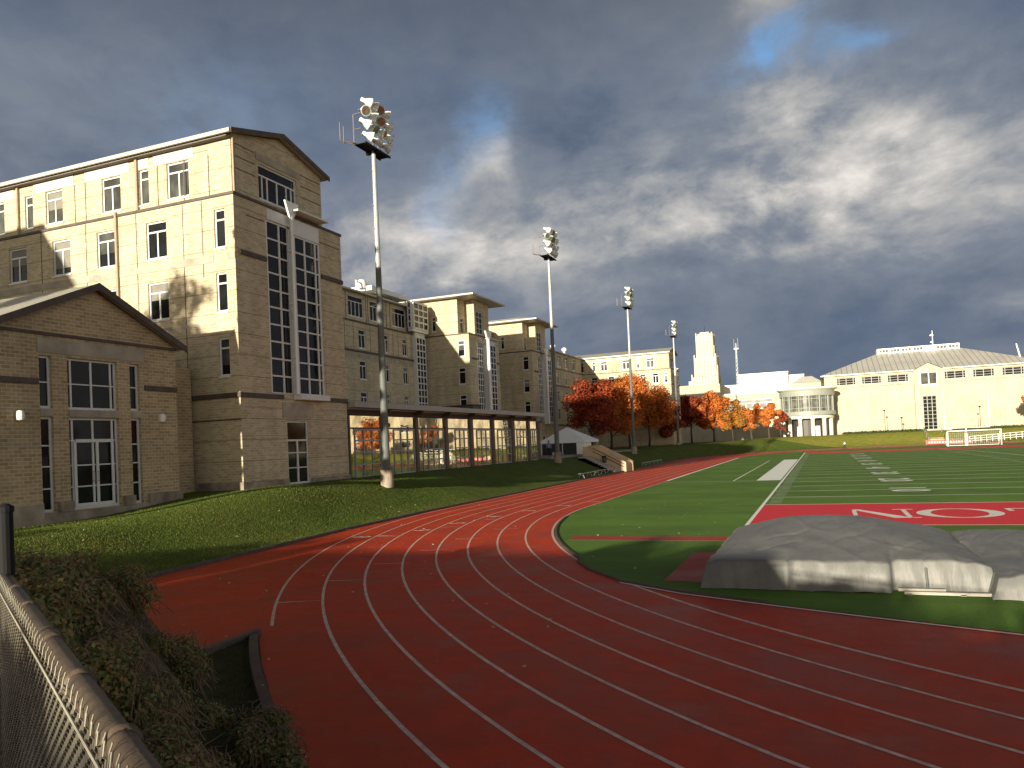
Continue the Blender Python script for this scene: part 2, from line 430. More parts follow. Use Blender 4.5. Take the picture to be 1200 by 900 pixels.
# light: how bright the cloud is
light = addall([lobe(3, 16.5, 8, 4.6, .34), lobe(0, 21.5, 3.5, 2.2, .24), lobe(6.5, 19, 4, 2.5, .06), lobe(-8, 15.5, 12, 2.6, .30, .10), lobe(-26, 15, 8, 3.0, .40),
                lobe(-13, 19.5, 5, 3.5, .10), lobe(14, 14, 7, 4, .12), lobe(-2, 30, 2.5, 3, .35), lobe(-34, 12, 5, 3, .12), lobe(-24, 21, 2.6, 2.0, .22), lobe(13, 7.5, 4, 1.6, .12), lobe(-17, 9.5, 8, 2.5, .09), lobe(-50, 16, 14, 6, .05)])
dark = addall([lobe(-34, 27, 12, 6, .05), lobe(-14, 21, 4.5, 3.5, .13), lobe(4, 8, 15, 4, .035), lobe(13, 27, 6, 5, .06)])
tex = math_n(nt, 'ADD', math_n(nt, 'MULTIPLY', nB, .6), math_n(nt, 'MULTIPLY', nC, .4))
texc = ramp(nt, tex, [(.37, .42), (.5, .95), (.61, 1.40)])
L = math_n(nt, 'MULTIPLY', light, texc)
base = math_n(nt, 'MULTIPLY', ramp(nt, nA, [(.25, .55), (.5, 1.0), (.78, 1.6)]), .14)
base = math_n(nt, 'ADD', base, math_n(nt, 'MULTIPLY', ramp(nt, tex, [(.38, 0.), (.62, 1.)]), .075))
B = math_n(nt, 'SUBTRACT', math_n(nt, 'ADD', L, base), dark)
B = math_n(nt, 'MAXIMUM', B, .02)
ccol = ramp(nt, B, [(.0, (.040, .055, .085)), (.12, (.080, .105, .150)), (.26, (.155, .175, .21)), (.42, (.30, .30, .30)), (.65, (.52, .49, .46)), (1., (.80, .77, .74))])
# violet-blue tint patches
tint = ramp(nt, noise_n(nt, CV, 1.3, 5), [(.45, 0.), (.7, .45)])
ccol = mixc(nt, math_n(nt, 'MULTIPLY', tint, math_n(nt, 'SUBTRACT', 1., math_n(nt, 'MINIMUM', math_n(nt, 'MULTIPLY', B, 2.2), 1.))), ccol, (.085, .12, .20))
# blue holes where clear sky shows
hole = addall([lobe(-2.0, 25.3, 2.4, 1.3, .95, .5), lobe(3.2, 25.0, 2.2, 1.0, .55), lobe(-24.5, 23, 2.2, 1.8, .40), lobe(-27, 18, 1.6, 3, .3), lobe(-43, 22, 5, 2.5, .16)])
holef = math_n(nt, 'MULTIPLY', hole, ramp(nt, nC, [(.36, 0.3), (.56, 1.2)]))
holef = math_n(nt, 'MINIMUM', holef, 1.)
ccol = mixc(nt, holef, ccol, (.13, .26, .46))
# clear towards the sun (behind the camera), clouded ahead
sund = Vector((-math.sin(SUN_AZ), -math.cos(SUN_AZ), 0))
dp = N(nt, 'ShaderNodeVectorMath', operation='DOT_PRODUCT'); nt.links.new(D, dp.inputs[0]); dp.inputs[1].default_value = sund
cf = ramp(nt, dp.outputs['Value'], [(.02, 0.), (.75, 1.)])
skyc = mixc(nt, 1., sky.outputs[0], (.09, .09, .09), 'MULTIPLY')
lit_cloud = mixc(nt, ramp(nt, nB, [(.4, 0.), (.65, .7)]), skyc, (.42, .38, .34))
fin = mixc(nt, cf, ccol, lit_cloud)
# the low sky outside the cloud bank stays bright, the zenith is covered by heavy cloud
azv = math_n(nt, 'ABSOLUTE', math_n(nt, 'ADD', az0, math.radians(18)))
side_f = ramp(nt, math_n(nt, 'DIVIDE', azv, PI), [(.27, 0.), (.45, 1.)])
low_f = ramp(nt, sp.outputs[2], [(.0, 1.), (.22, .8), (.45, 0.)])
fin = mixc(nt, math_n(nt, 'MULTIPLY', math_n(nt, 'MULTIPLY', side_f, low_f), math_n(nt, 'ADD', .45, math_n(nt, 'MULTIPLY', nB, .6))), fin, (.78, .72, .64))
fin = mixc(nt, ramp(nt, sp.outputs[2], [(.42, 0.), (.62, .96)]), fin, (.036, .042, .058))
nt.links.new(fin, bg.inputs[0]); bg.inputs[1].default_value = .80

sun = bpy.data.lights.new('sun', 'SUN'); sun.energy = 5.0; sun.angle = math.radians(.55); sun.color = (1, .90, .70)
so = bpy.data.objects.new('sun', sun); COL.objects.link(so)
dirv = Vector((math.sin(SUN_AZ)*math.cos(SUN_EL), math.cos(SUN_AZ)*math.cos(SUN_EL), -math.sin(SUN_EL)))
so.rotation_euler = dirv.to_track_quat('-Z', 'Y').to_euler()

# ------------------------------------------------------------------ camera
F, CY, ROLL, PITCH, YAW, HC = 905.7, 504.34, .044, .0184, .3815, 3.567
fw = Vector((-math.sin(YAW)*math.cos(PITCH), math.cos(YAW)*math.cos(PITCH), math.sin(PITCH)))
r0 = Vector((math.cos(YAW), math.sin(YAW), 0)); u0 = r0.cross(fw)
rr = r0*math.cos(ROLL)-u0*math.sin(ROLL); uu = r0*math.sin(ROLL)+u0*math.cos(ROLL)
cam = bpy.data.cameras.new('camera'); co = bpy.data.objects.new('camera', cam); COL.objects.link(co)
M = Matrix((rr, uu, -fw)).transposed().to_4x4(); M.translation = (0, 0, HC); co.matrix_world = M
cam.sensor_width = 36; cam.lens = F/1200*36; cam.shift_y = (CY-450)/1200; cam.clip_start = .05; cam.clip_end = 6000
SC.camera = co

# ------------------------------------------------------------------ terrain
CX, CYC, RI, LW = 23.66, 40.7, 35.73, 1.052
Y2 = CYC+84.4
RO = RI+8*LW+.28
def dstad(x, y):
    yy = min(max(y, CYC), Y2); return math.hypot(x-CX, y-yy)-RO
RUN = [(-10.72, 12.55), (-10.6, 11.0), (-12.0, 10.2), (-19.0, 10.2), (-18.9, 16.1), (-19.25, 18.8), (-19.6, 23), (-20.35, 29.8), (-20.75, 38.5), (-20.83, 44), (-15, 44), (-12, 20)]
def dpoly(x, y, P=RUN):
    d = 1e9; ins = False; n = len(P)
    for i in range(n):
        x1, y1 = P[i]; x2, y2 = P[(i+1) % n]
        ex, ey = x2-x1, y2-y1; t = max(0, min(1, ((x-x1)*ex+(y-y1)*ey)/(ex*ex+ey*ey)))
        d = min(d, math.hypot(x-x1-t*ex, y-y1-t*ey))
        if (y1 > y) != (y2 > y) and x < (x2-x1)*(y-y1)/(y2-y1)+x1: ins = not ins
    return -d if ins else d
def height(x, y):
    d = dstad(x, y)
    if -40 < x < 0 and 0 < y < 60: d = min(d, dpoly(x, y))
    if d <= 0: return -.03
    n = .05*noise.noise((x*.35, y*.35, 0))*smooth(.3, 2, d)
    if y > 125:
        if x > -18:
            h = 2.35*smooth(1.0, 12, d)
        else:
            h = 2.1*smooth(0., 6.5, d)
        hx = 2.1*smooth(0., 6.5, d); k = smooth(-26, -8, x); h = hx*(1-k)+2.6*smooth(1.0, 11.5, d)*k
        return h+n
    if x > CX: return 1.2*smooth(0, 10, d)+n
    near = (1-smooth(8, 17, y))*smooth(-17, -10, x)
    Hw = 1.2+.7*smooth(22, 33, y)
    hw = Hw*smooth(0., 6.5, d)
    hn = 1.95*smooth(.75, 2.5, d)
    return hn*near+hw*(1-near)+n
def axis_pts(segs):
    r = []
    for a, b, s in segs:
        k = max(1, int(round((b-a)/s))); r += [a+(b-a)*i/k for i in range(k)]
    r.append(segs[-1][1]); return r
xs = axis_pts([(-4000, -400, 900), (-400, -100, 50), (-100, -36, 8), (-36, 2, .5), (2, 60, 3), (60, 120, 6), (120, 400, 50), (400, 4000, 900)])
ys = axis_pts([(-3000, -200, 700), (-200, -20, 20), (-20, -4, 2), (-4, 45, .5), (45, 125, 2), (125, 190, 1.5), (190, 400, 40), (400, 4500, 900)])
mb = MB(); nx = len(xs)
mb.v = [(x, y, height(x, y)) for y in ys for x in xs]
mb.f = [(j*nx+i, j*nx+i+1, (j+1)*nx+i+1, (j+1)*nx+i) for j in range(len(ys)-1) for i in range(nx-1)]
# north bank gets the yellower grass
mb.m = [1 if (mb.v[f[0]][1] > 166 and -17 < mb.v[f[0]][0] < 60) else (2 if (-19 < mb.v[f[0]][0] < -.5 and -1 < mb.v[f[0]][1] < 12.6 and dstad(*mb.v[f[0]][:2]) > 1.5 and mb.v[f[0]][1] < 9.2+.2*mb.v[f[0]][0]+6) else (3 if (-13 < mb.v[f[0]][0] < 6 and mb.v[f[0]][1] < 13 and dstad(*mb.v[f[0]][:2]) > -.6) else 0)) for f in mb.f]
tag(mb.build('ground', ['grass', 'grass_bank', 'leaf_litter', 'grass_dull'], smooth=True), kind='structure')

# paved track ring
def stad_pt(r, s, t):       # not used for shapes other than ring sampling
    pass
def ring_pts(R, n=72):
    P = []
    for i in range(n+1):
        a = PI+PI*i/n; P.append((CX+R*math.cos(a), CYC+R*math.sin(a)))
    for i in range(n+1):
        a = PI*i/n; P.append((CX+R*math.cos(a), Y2+R*math.sin(a)))
    return P
def ring(mb, r0, r1, z, n=72):
    A, B = ring_pts(r0, n), ring_pts(r1, n); k = len(A)
    mb.add([(x, y, z) for x, y in A]+[(x, y, z) for x, y in B], [(i, (i+1) % k, k+(i+1) % k, k+i) for i in range(k)])
mb = MB()
ring(mb, RI-.05, RO, 0.)
tag(mb.build('running_track', 'track_red'), kind='structure')
# run-out area of the sprint straight
mb = MB()
ro = [(-10.72, 12.55), (-10.6, 11.0), (-12.0, 10.2), (-19.0, 10.2), (-18.9, 16.1), (-19.25, 18.8), (-19.6, 23), (-20.35, 29.8), (-20.75, 38.5), (-20.79, 40.7)]
arc = [(CX+(RO+.0)*math.cos(a), CYC+(RO+.0)*math.sin(a)) for a in [PI+(.688*i/24) for i in range(0, 25)]]
pts = ro+arc[1:]
mb.add([(x, y, -.004) for x, y in pts], [tuple(range(len(pts)))])
tag(mb.build('track_run_out_pavement', 'track_red'), kind='structure')
# infield turf, bounded south by the chord of the turf edge
south = [(-6.9, 22.0), (-6.19, 20.74), (-4.89, 19.09), (-3.14, 17.93), (-1.23, 17.04), (.38, 16.36), (2.99, 15.34), (7, 14.2), (14, 13.0), (22, 12.6), (30, 12.9), (38, 14.3), (46, 17.3), (52, 22)]
def inr(R): return ring_pts(R, 72)
tp = []
for (x, y) in inr(RI-.12):
    tp.append((x, y))
arcpts = [p for p in tp if p[1] > 21.9]
i0 = None
# order: start at west side going down replaced by south chord then the rest
west = [(CX+(RI-.12)*math.cos(a), CYC+(RI-.12)*math.sin(a)) for a in [PI+.53*i/14 for i in range(15)]]
east = [(CX-(x-CX), y) for x, y in reversed(west)]
north = [(CX+(RI-.12)*math.cos(PI*i/72), Y2+(RI-.12)*math.sin(PI*i/72)) for i in range(73)]
poly = west+south+east+north
mb = MB(); mb.add([(x, y, .006) for x, y in poly], [tuple(range(len(poly)))])
tag(mb.build('turf_infield', 'turf'), kind='structure')
# red apron between lane one and the turf, all level with the track
mb = MB()
inner_arc = [(CX+(RI-.04)*math.cos(a), CYC+(RI-.04)*math.sin(a)) for a in [PI+.5+(PI-1.0)*i/60 for i in range(61)]]
mb.add([(x, y, -.006) for x, y in inner_arc], [tuple(range(len(inner_arc)))])
tag(mb.build('track_apron', 'track_red'), kind='structure')

# kerbs
def kerb_path(pts, w0, h, name, mat, zfun=lambda x, y: 0):
    mb = MB(); P = [Vector((x, y, 0)) for x, y in pts]; sec = []
    for i, p in enumerate(P):
        d = (P[min(i+1, len(P)-1)]-P[max(i-1, 0)]).normalized(); nrm = Vector((-d.y, d.x, 0))
        b = zfun(p.x, p.y)
        sec.append([p+nrm*w0/2+Vector((0, 0, b-.05)), p+nrm*w0/2*.9+Vector((0, 0, b+h)), p-nrm*w0/2*.9+Vector((0, 0, b+h)), p-nrm*w0/2+Vector((0, 0, b-.05))])
    vs = [v for s in sec for v in s]
    fs = [(4*i+j, 4*i+4+j, 4*i+5+j, 4*i+1+j) for i in range(len(sec)-1) for j in range(3)]
    fs += [(0, 1, 2, 3), tuple(4*(len(sec)-1)+k for k in (3, 2, 1, 0))]
    mb.add(vs, fs); return tag(mb.build(name, mat), kind='structure')
plain('kerb_brown', (.10, .062, .045), .8, var=.3, scale=3)
kerb_path([(CX+(RO+.10)*math.cos(a), CYC+(RO+.10)*math.sin(a)) for a in [PI+.688+(.9)*i/50 for i in range(51)]], .18, .07, 'track_kerb', 'kerb_brown')
kerb_path([(-10.68, 12.5), (-10.62, 11.0), (-12.0, 10.1), (-19.1, 10.1), (-19.0, 16.1), (-19.35, 18.8), (-19.7, 23), (-20.45, 29.8), (-20.85, 38.5), (-20.93, 60), (-20.93, 90), (-20.93, Y2)], .16, .10, 'track_kerb', 'dark_band')
kerb_path([(CX+(RO+.1)*math.cos(a), Y2+(RO+.1)*math.sin(a)) for a in [PI-PI*i/60 for i in range(61)]], .16, .08, 'track_kerb', 'kerb_brown')
kerb_path([(x, y) for x, y in west[4:]]+south[:5], .10, .05, 'turf_kerb', 'kerb_brown')

# lane lines
mb = MB()
for k in range(0, 9):
    R = RI+k*LW; wd = .035 if k else .045
    if k == 8:
        # outermost line stops at the kerb corner
        n = 60; P = [(CX+R*math.cos(a), CYC+R*math.sin(a)) for a in [PI+.674*i/n for i in range(n+1)]]
        Q = [(CX+(R+2*wd)*math.cos(a), CYC+(R+2*wd)*math.sin(a)) for a in [PI+.674*i/n for i in range(n+1)]]
        mb.add([(x, y, .004) for x, y in P]+[(x, y, .004) for x, y in Q], [(i, i+1, n+2+i, n+1+i) for i in range(n)])
        mb.quad((CX-R-2*wd, CYC, .004), (CX-R, CYC, .004), (CX-R, Y2, .004), (CX-R-2*wd, Y2, .004))
        n = 72; P = [(CX+R*math.cos(PI*i/n), Y2+R*math.sin(PI*i/n)) for i in range(n+1)]; Q = [(CX+(R+2*wd)*math.cos(PI*i/n), Y2+(R+2*wd)*math.sin(PI*i/n)) for i in range(n+1)]
        mb.add([(x, y, .004) for x, y in P]+[(x, y, .004) for x, y in Q], [(i, i+1, n+2+i, n+1+i) for i in range(n)])
    else:
        ring(mb, R-wd, R+wd, .004, 120)
# stagger marks on the bend
for (xa, ya, xb, yb) in [(-12.4, 15.2, -11.4, 15.65), (-12.95, 18.05, -11.9, 18.4), (-13.25, 20.95, -12.2, 21.3), (-13.3, 23.95, -12.3, 24.2), (-13.4, 27.0, -12.4, 27.25), (-13.2, 30.2, -12.1, 30.45), (-17.4, 27.6, -16.3, 28.0), (-16.2, 31.0, -15.2, 31.2), (-15.3, 34.2, -14.3, 34.4)]:
    d = Vector((xb-xa, yb-ya, 0)).normalized(); n_ = Vector((-d.y, d.x, 0))*.045
    mb.quad((xa-n_.x, ya-n_.y, .006), (xb-n_.x*.3, yb-n_.y*.3, .006), (xb+n_.x*.3, yb+n_.y*.3, .006), (xa+n_.x, ya+n_.y, .006))
for k in range(8):     # finish line across the straight
    pass
tag(mb.build('lane_lines', 'worn_paint'), kind='structure')

DG = None
def text_mesh(s, size):
    cu = bpy.data.curves.new('t', 'FONT'); cu.body = s; cu.size = size; cu.offset = .02*size; cu.align_x = 'CENTER'; cu.align_y = 'CENTER'
    o = bpy.data.objects.new('t', cu); COL.objects.link(o)
    dg = bpy.context.evaluated_depsgraph_get(); me = bpy.data.meshes.new_from_object(o.evaluated_get(dg))
    bpy.data.objects.remove(o); return me
def text_into(mb, s, size, x, y, z, rz, sx=1):
    me = text_mesh(s, size); c, sn = math.cos(rz), math.sin(rz)
    vs = [(x+v.co.x*sx*c-v.co.y*sn, y+v.co.x*sx*sn+v.co.y*c, z) for v in me.vertices]
    mb.add(vs, [tuple(p.vertices) for p in me.polygons])
mb = MB()
for i, (x, y) in enumerate([(-19.9, 26.9), (-18.7, 27.3), (-17.4, 29.6), (-16.3, 32.6), (-15.2, 35.6), (-14.1, 38.6), (-13.0, 41.5), (-12.3, 44.)]):
    a = math.atan2(y-CYC, x-CX) if y < CYC else PI
    text_into(mb, str(8-i), 1.05, CX+math.cos(a)*(RI+LW*(7.5-i)), (CYC+math.sin(a)*(RI+LW*(7.5-i))) if y < CYC else y, .006, a+PI/2+PI, 1.)
tag(mb.build('lane_numbers', 'worn_paint'), kind='structure')

# ------------------------------------------------------------------ football markings
FX0, FX1, FY0 = -2.95, 45.85, 31.40
GL = FY0+9.144
mb = MB()
mb.box(FX0+.1, FX1-.1, FY0+.1, GL-.08, .007, .011)
mb.box(FX0+.1, FX1-.1, GL+91.44+.08, FY0+109.7-.1, .007, .011)
tag(mb.build('end_zone_paint', 'turf_red'), kind='structure')
mb = MB(); Z = .0145
def rect(x0, x1, y0, y1, z=Z): mb.quad((x0, y0, z), (x1, y0, z), (x1, y1, z), (x0, y1, z))
rect(FX0-.05, FX0+.1, FY0, FY0+109.7); rect(FX1-.1, FX1+.05, FY0, FY0+109.7)
for y in (FY0, FY0+109.6): rect(FX0+.1, FX1-.1, y, y+.1)
for k in range(21):
    y = GL+4.572*k; rect(FX0+.1, FX1-.1, y-.07, y+.07)
for k in range(101):
    if k % 5 == 0: continue
    y = GL+.9144*k
    for x in (FX0+.25, 16.2, 26.2, FX1-.85): rect(x, x+.6, y-.05, y+.05)
[mb.quad((a[0], a[1]-.10, .009), (b[0], b[1]-.10, .009), (b[0], b[1]-.18, .009), (a[0], a[1]-.18, .009)) for a, b in zip(south[2:], south[3:])]; rect(-12.2, -11.95, 64, 84); rect(-12.2, -11.95, 84.2, 122); rect(-4.85, -3.1, 61.6, 107.5, .012); rect(-6.6, -6.5, 61.6, 106); rect(-11.9, -3.1, 61.5, 61.58)
rect(-12.0, -9.0, 118, 118.2)
# soccer arc line on the far half
P = [(16.8+3.2*math.sin(t*1.4)*1.0, 139-44*t) for t in [i/20 for i in range(21)]]
for a, b in zip(P, P[1:]): mb.quad((a[0]-.06, a[1], .0165), (a[0]+.06, a[1], .0165), (b[0]+.06, b[1], .0165), (b[0]-.06, b[1], .0165))
for k, s in enumerate(['1 0', '2 0', '3 0', '4 0', '5 0', '4 0', '3 0', '2 0', '1 0']):
    text_into(mb, s, 2.7, 4.35, GL+9.144*(k+1), .0175, -PI/2)
tag(mb.build('field_lines', 'field_white'), kind='structure')
# end zone lettering, seen upside down from this end
mb = MB()
def lr(X1, Ytop, gx0, gx1, gy0, gy1, z=.0155):
    mb.quad((X1-gx1, Ytop-gy1, z), (X1-gx0, Ytop-gy1, z), (X1-gx0, Ytop-gy0, z), (X1-gx1, Ytop-gy0, z))
YT = 37.55; H = 3.6
X1 = 3.45     # N
lr(X1, YT, .30, .48, .22, H-.22); lr(X1, YT, 2.25, 2.42, .22, H-.22)
mb.quad((X1-.30, YT-H, .0162), (X1-.95, YT-H, .0162), (X1-2.42, YT-.0, .0162), (X1-2.1, YT-.0, .0162))
for g0, g1, q0, q1 in ((0, .8, 0, .2), (1.95, 2.75, H-.2, H), (0, .3, H-.2, H)): lr(X1, YT, g0, g1, q0, q1, .0168)
cx, cy, n = 4.98, YT-H/2, 48       # O
for i in range(n):
    a, b = 2*PI*i/n, 2*PI*(i+1)/n
    o = lambda t: (cx+1.55*math.cos(t), cy+1.86*math.sin(t), .0155); q = lambda t: (cx+1.02*math.cos(t), cy+1.68*math.sin(t), .0155)
    mb.quad(o(a), o(b), q(b), q(a))
for X1 in (9.35, 12.2):     # L, L
    lr(X1, YT, .35, .95, .2, H-.2); lr(X1, YT, 0, 2.5, 0, .2); lr(X1, YT, 0, 1.3, H-.2, H); lr(X1, YT, 2.3, 2.5, .2, 1.05)
tag(mb.build('end_zone_lettering', 'white_paint'), kind='structure')
# midfield emblem, runway and mat area
mb = MB(); n = 40
mb.add([(24+5*math.cos(2*PI*i/n), GL+45.7+4.2*math.sin(2*PI*i/n), .0185) for i in range(n)], [tuple(range(n))])
plain('emblem_grey', (.12, .085, .08), .9); tag(mb.build('midfield_emblem', 'emblem_grey'), kind='structure')
mb = MB()
mb.quad((-8.75, 26.9, .012), (40, 26.9, .012), (40, 28.0, .012), (-8.9, 28.0, .012))
mb.quad((-3.85, 19.3, .013), (9.5, 18.2, .013), (9.5, 24.2, .013), (-3.85, 24.2, .013))
tag(mb.build('runway', 'runway_red'), kind='structure')
mb = MB(); rect(-8.75, 40, 26.85, 26.9, .013)
tag(mb.build('runway_edge_line', 'worn_paint'), kind='structure')

# ------------------------------------------------------------------ tarp covered mats
def tarp(name, label, x0, x1, y0, y1, Hf, seed, flap=.10, yoff=None):
    root = thing(name, label, 'landing mat', ((x0+x1)/2, (y0+y1)/2, 0), 'landing mats under grey tarps')
    mb = MB(); nu, nv = 90, 90
    def us(a, b, n):
        r = [a-.03, a-.015, a, a+.02, a+.06]; n = max(n, int((b-a)/.045)); r += [a+.06+(b-a-.12)*i/n for i in range(1, n)]; r += [b-.06, b-.02, b, b+.015, b+.03]; return r
    X = us(x0, x1, nu); Y = us(y0, y1, nv)
    for y in Y:
        for x in X:
            e = min(x-x0, x1-x, y-y0, y1-y)
            h = Hf(x, y)+.010*noise.noise((x*1.1+seed, y*1.1, 0))+.014*(1-min(1, 7*abs(noise.noise((x*.9+y*.25+seed, y*.35-x*.12, 2)))))-.022*(1-min(1, abs(noise.noise((x*1.3-y*.35, y*.30+x*.15, seed)))*12))
            if e <= .001: z = .02 if e < -.02 else .02+h*(e+.03)/.03*.9 if e < 0 else h*.93
            elif e < .06: z = h*(.93+.07*math.sqrt(e/.06))
            else: z = h
            if e < -.02: z = .02+.03*abs(noise.noise((x*2.2, y*2.2, seed+5)))
            dx = dy = 0
            if e < .03:     # folds of the hanging skirt
                f = .11*noise.noise((x*1.3+seed, y*1.3, z*.8))+.045*(1-min(1, 6*abs(noise.noise((x*2.2+seed+z*.6, y*2.2, 3)))))
                k = flap*(1-min(1, z/max(h, .1)))
                if y-y0 < .03: dy = -abs(f)*(1.3-.6*z/h)-k
                if y1-y < .03: dy = abs(f)+k
                if x-x0 < .03: dx = -abs(f)-k
                if x1-x < .03: dx = abs(f)*.5+k*.3
            if yoff: dy += yoff(x)*max(0., 1-(y-y0)/2.5)
            mb.v.append((x+dx, y+dy, max(z, .02)))
    n = len(X); mb.f = [(j*n+i, j*n+i+1, (j+1)*n+i+1, (j+1)*n+i) for j in range(len(Y)-1) for i in range(n-1)]
    mb.m = [0]*len(mb.f)
    mb.build('tarp', 'tarp', root, smooth=True)
    b = MB(); b.box(x0+.06, min(x1, 1.2)-.06 if x0 < 0 else x1-.06, y0-.04, y1-.06, .02, .06); b.build('mat_base', 'turf_red', root)
    return root
def H1(x, y):
    a = .68+.53*(y-18.7)/4.5; b = .64+(x+2.62)*.33; c = 1.20-(x-.78)*.27; d = .70+(25.4-y)*.30; e = 1.20
    t = .035      # soft minimum keeps the ridges taut but not razor sharp
    h = -t*math.log(sum(math.exp(-v/t) for v in (a, b, c, d, e)))
    if x > 1.1: h = max(h, .60-.02*(x-1))
    if y < 19.6: h -= .07*math.exp(-((x-1.25)/.05)**2)*(19.6-y)
    return max(h, .5)
tarp('covered_landing_mat', 'large peaked landing mats under one silver grey tarp with a notch in its front', -2.62, 3.16, 18.6, 25.4, H1, 1, yoff=lambda x: .34*smooth(1.22, 1.27, x))
def H3(x, y): return .52+.20*smooth(20, 24, y)-.05*smooth(3.6, 3.3, x)
tarp('covered_landing_mat', 'right-hand mat under grey tarp cut by the frame edge', 3.22, 7.6, 18.25, 24.2, H3, 9)
st = thing('vaulting_standard', 'grey steel base rail with short upright on the turf before the middle mat', 'sports gear', (2.2, 18.4, 0))
mb = MB(); mb.box(1.45, 3.05, 18.30, 18.42, .03, .09); mb.box(1.35, 2.25, 18.5, 18.62, .06, .12); mb.box(1.5, 1.6, 18.3, 18.62, .02, .05); mb.box(2.5, 2.6, 18.3, 18.6, .02, .05)
mb.build('base_rail', 'concrete', st); mb = MB(); mb.tube((1.92, 18.56, .1), (1.90, 18.56, .56), .025); mb.build('upright', 'steel_dull_shade', st)

# ------------------------------------------------------------------ dormitory with gable end, style of the near wing
def gable_dorm(name, label, Y0, Y1, XE, XW, zb, rich=True, wins=None, group=None, bay=True):
    root = thing(name, label, 'building', ((XE+XW)/2, (Y0+Y1)/2, zb), group)
    fS = ('y', Y0, -1); fE = ('x', XE, 1); YU0, YU1, XU = Y0+.4, Y1-1.3, XE-.4
    fSu = ('y', YU0, -1); fEu = ('x', XU, 1)
    s = Y1-Y0
    rows = [(14.4, 16.43), (11.08, 13.13), (7.75, 9.75)]
    sx = wins if wins else [(-33.5, -32.05), (-37.18, -35.7), (-40.7, -39.25), (-44.35, -42.85), (-47.9, -46.4)]
    opS = [(a, b, c, d) for (a, b) in sx for (c, d) in rows]+[(XE-1.3, XE-.58, c, d) for c, d in rows]
    ux = [(a+XE+27.5, b+XE+27.5) for a, b in [(-32.3, -30.75), (-34.3, -33.6), (-37.13, -35.7), (-41.65, -40.25), (-43.4, -42.72), (-46.7, -45.2)]]
    opSu = [(a, b, 17.62, 19.58) for a, b in ux]
    by0, by1, bm = Y0+2.45, Y0+6.95, Y0+4.45
    door = (Y0+3.6, Y0+5.5, 1.9, 5.45)
    mb = MB()
    facade(mb, fS, XW, XE, zb, 17.2, opS)
    facade(mb, fE, Y0, Y1, zb, 17.2, [(by0, by1, 6.95, 16.4), door] if bay else [])
    mb.quad((XW, Y1, zb), (XE, Y1, zb), (XE, Y1, 17.2), (XW, Y1, 17.2)); mb.quad((XW, Y0, zb), (XW, Y1, zb), (XW, Y1, 20.5), (XW, Y0, 20.5))
    mb.quad((XW, Y0, 17.2), (XE, Y0, 17.2), (XE, Y1, 17.2), (XW, Y1, 17.2))
    facade(mb, fSu, XW, XU, 17.2, 20.45, opSu)
    ew = (Y0+2.5, Y0+5.8, 17.6, 19.55)
    facade(mb, fEu, YU0, YU1, 17.2, 20.45, [ew])
    rid = (YU0+YU1)/2
    mb.add([(XU, YU0, 20.45), (XU, YU1, 20.45), (XU, rid, 21.45)], [(0, 1, 2)])
    mb.quad((XW, YU1, 17.2), (XU, YU1, 17.2), (XU, YU1, 20.45), (XW, YU1, 20.45))
    mb.build('wall', 'brick', root)
    # roof: two slopes with thickness
    r = MB(); e = .38
    for ya, yb in ((YU0-e, rid), (YU1+e, rid)):
        za, zr = 20.45-.08, 21.52
        r.add([(XW, ya, za), (XU+e, ya, za), (XU+e, yb, zr), (XW, yb, zr), (XW, ya, za+.16), (XU+e, ya, za+.16), (XU+e, yb, zr+.16), (XW, yb, zr+.16)],
              [(0, 1, 2, 3), (4, 5, 6, 7), (0, 1, 5, 4), (1, 2, 6, 5), (3, 0, 4, 7)])
    r.build('roof', 'roof_seam_x', root)
    vt = MB()
    for ya, yb in ((YU0-e-.02, rid), (YU1+e+.02, rid)):
        za, zr = 20.45-.16, 21.44
        vt.add([(XU+e+.003, ya, za), (XU+e+.06, ya, za), (XU+e+.06, yb, zr), (XU+e+.003, yb, zr), (XU+e+.003, ya, za+.26), (XU+e+.06, ya, za+.26), (XU+e+.06, yb, zr+.26), (XU+e+.003, yb, zr+.26)],
              [(0, 1, 2, 3), (4, 5, 6, 7), (0, 1, 5, 4), (1, 2, 6, 5), (3, 2, 6, 7), (3, 0, 4, 7)])
    vt.build('verge_trim', 'dark_band', root)
    g = MB(); g.box(XW, XU+e, YU0-e-.13, YU0-e-.003, 20.30, 20.50); g.box(XW, XU+.0, YU0-.30, YU0-.003, 20.24, 20.30)
    g.build('gutter', 'roof_metal', root)
    # cornices, friezes and joints
    c = MB(); c.box(XW, XE+.07, Y0-.07, Y0+.15, 17.08, 17.22); c.box(XE-.1, XE+.07, Y0+.153, Y1+.05, 17.08, 17.22)
    for a, b in ((Y0+.0, by0-.08), (by1+.08, Y1)):
        c.box(XE+.003, XE+.10, a+.3, b, 14.05, 14.28)
    c.box(XW, XE+.10, Y0-.10, Y0-.003, 6.62, 6.86); c.box(XE+.003, XE+.10, Y0-.003, by0+.9, 6.62, 6.86); c.box(XE+.003, XE+.10, by1-.1, Y1, 6.62, 6.86)
    for z in (5.45,): c.box(XW, XE+.03, Y0-.03, Y0-.003, z, z+.06)
    c.build('cornice', 'dark_band', root)
    st_ = MB()
    st_.box(XW, XE-1.4, Y0-.025, Y0-.003, 13.72, 14.10); st_.box(XE-.5, XE+.0, Y0-.025, Y0-.003, 13.75, 14.1)
    st_.box(XW, XE-1.45, Y0-.02, Y0-.003, 10.45, 10.62)
    fz = MB()
    for a, b in [(-33.2, -30.4), (-38.4, -35.0), (-42.6, -39.3), (-47, -44.3), (-34.3, -33.55)]:
        fz.box(a+XE+27.5, b+XE+27.5, YU0-.03, YU0-.003, 19.62, 20.18)
    fz.build('frieze_panel', 'stone_white', root)
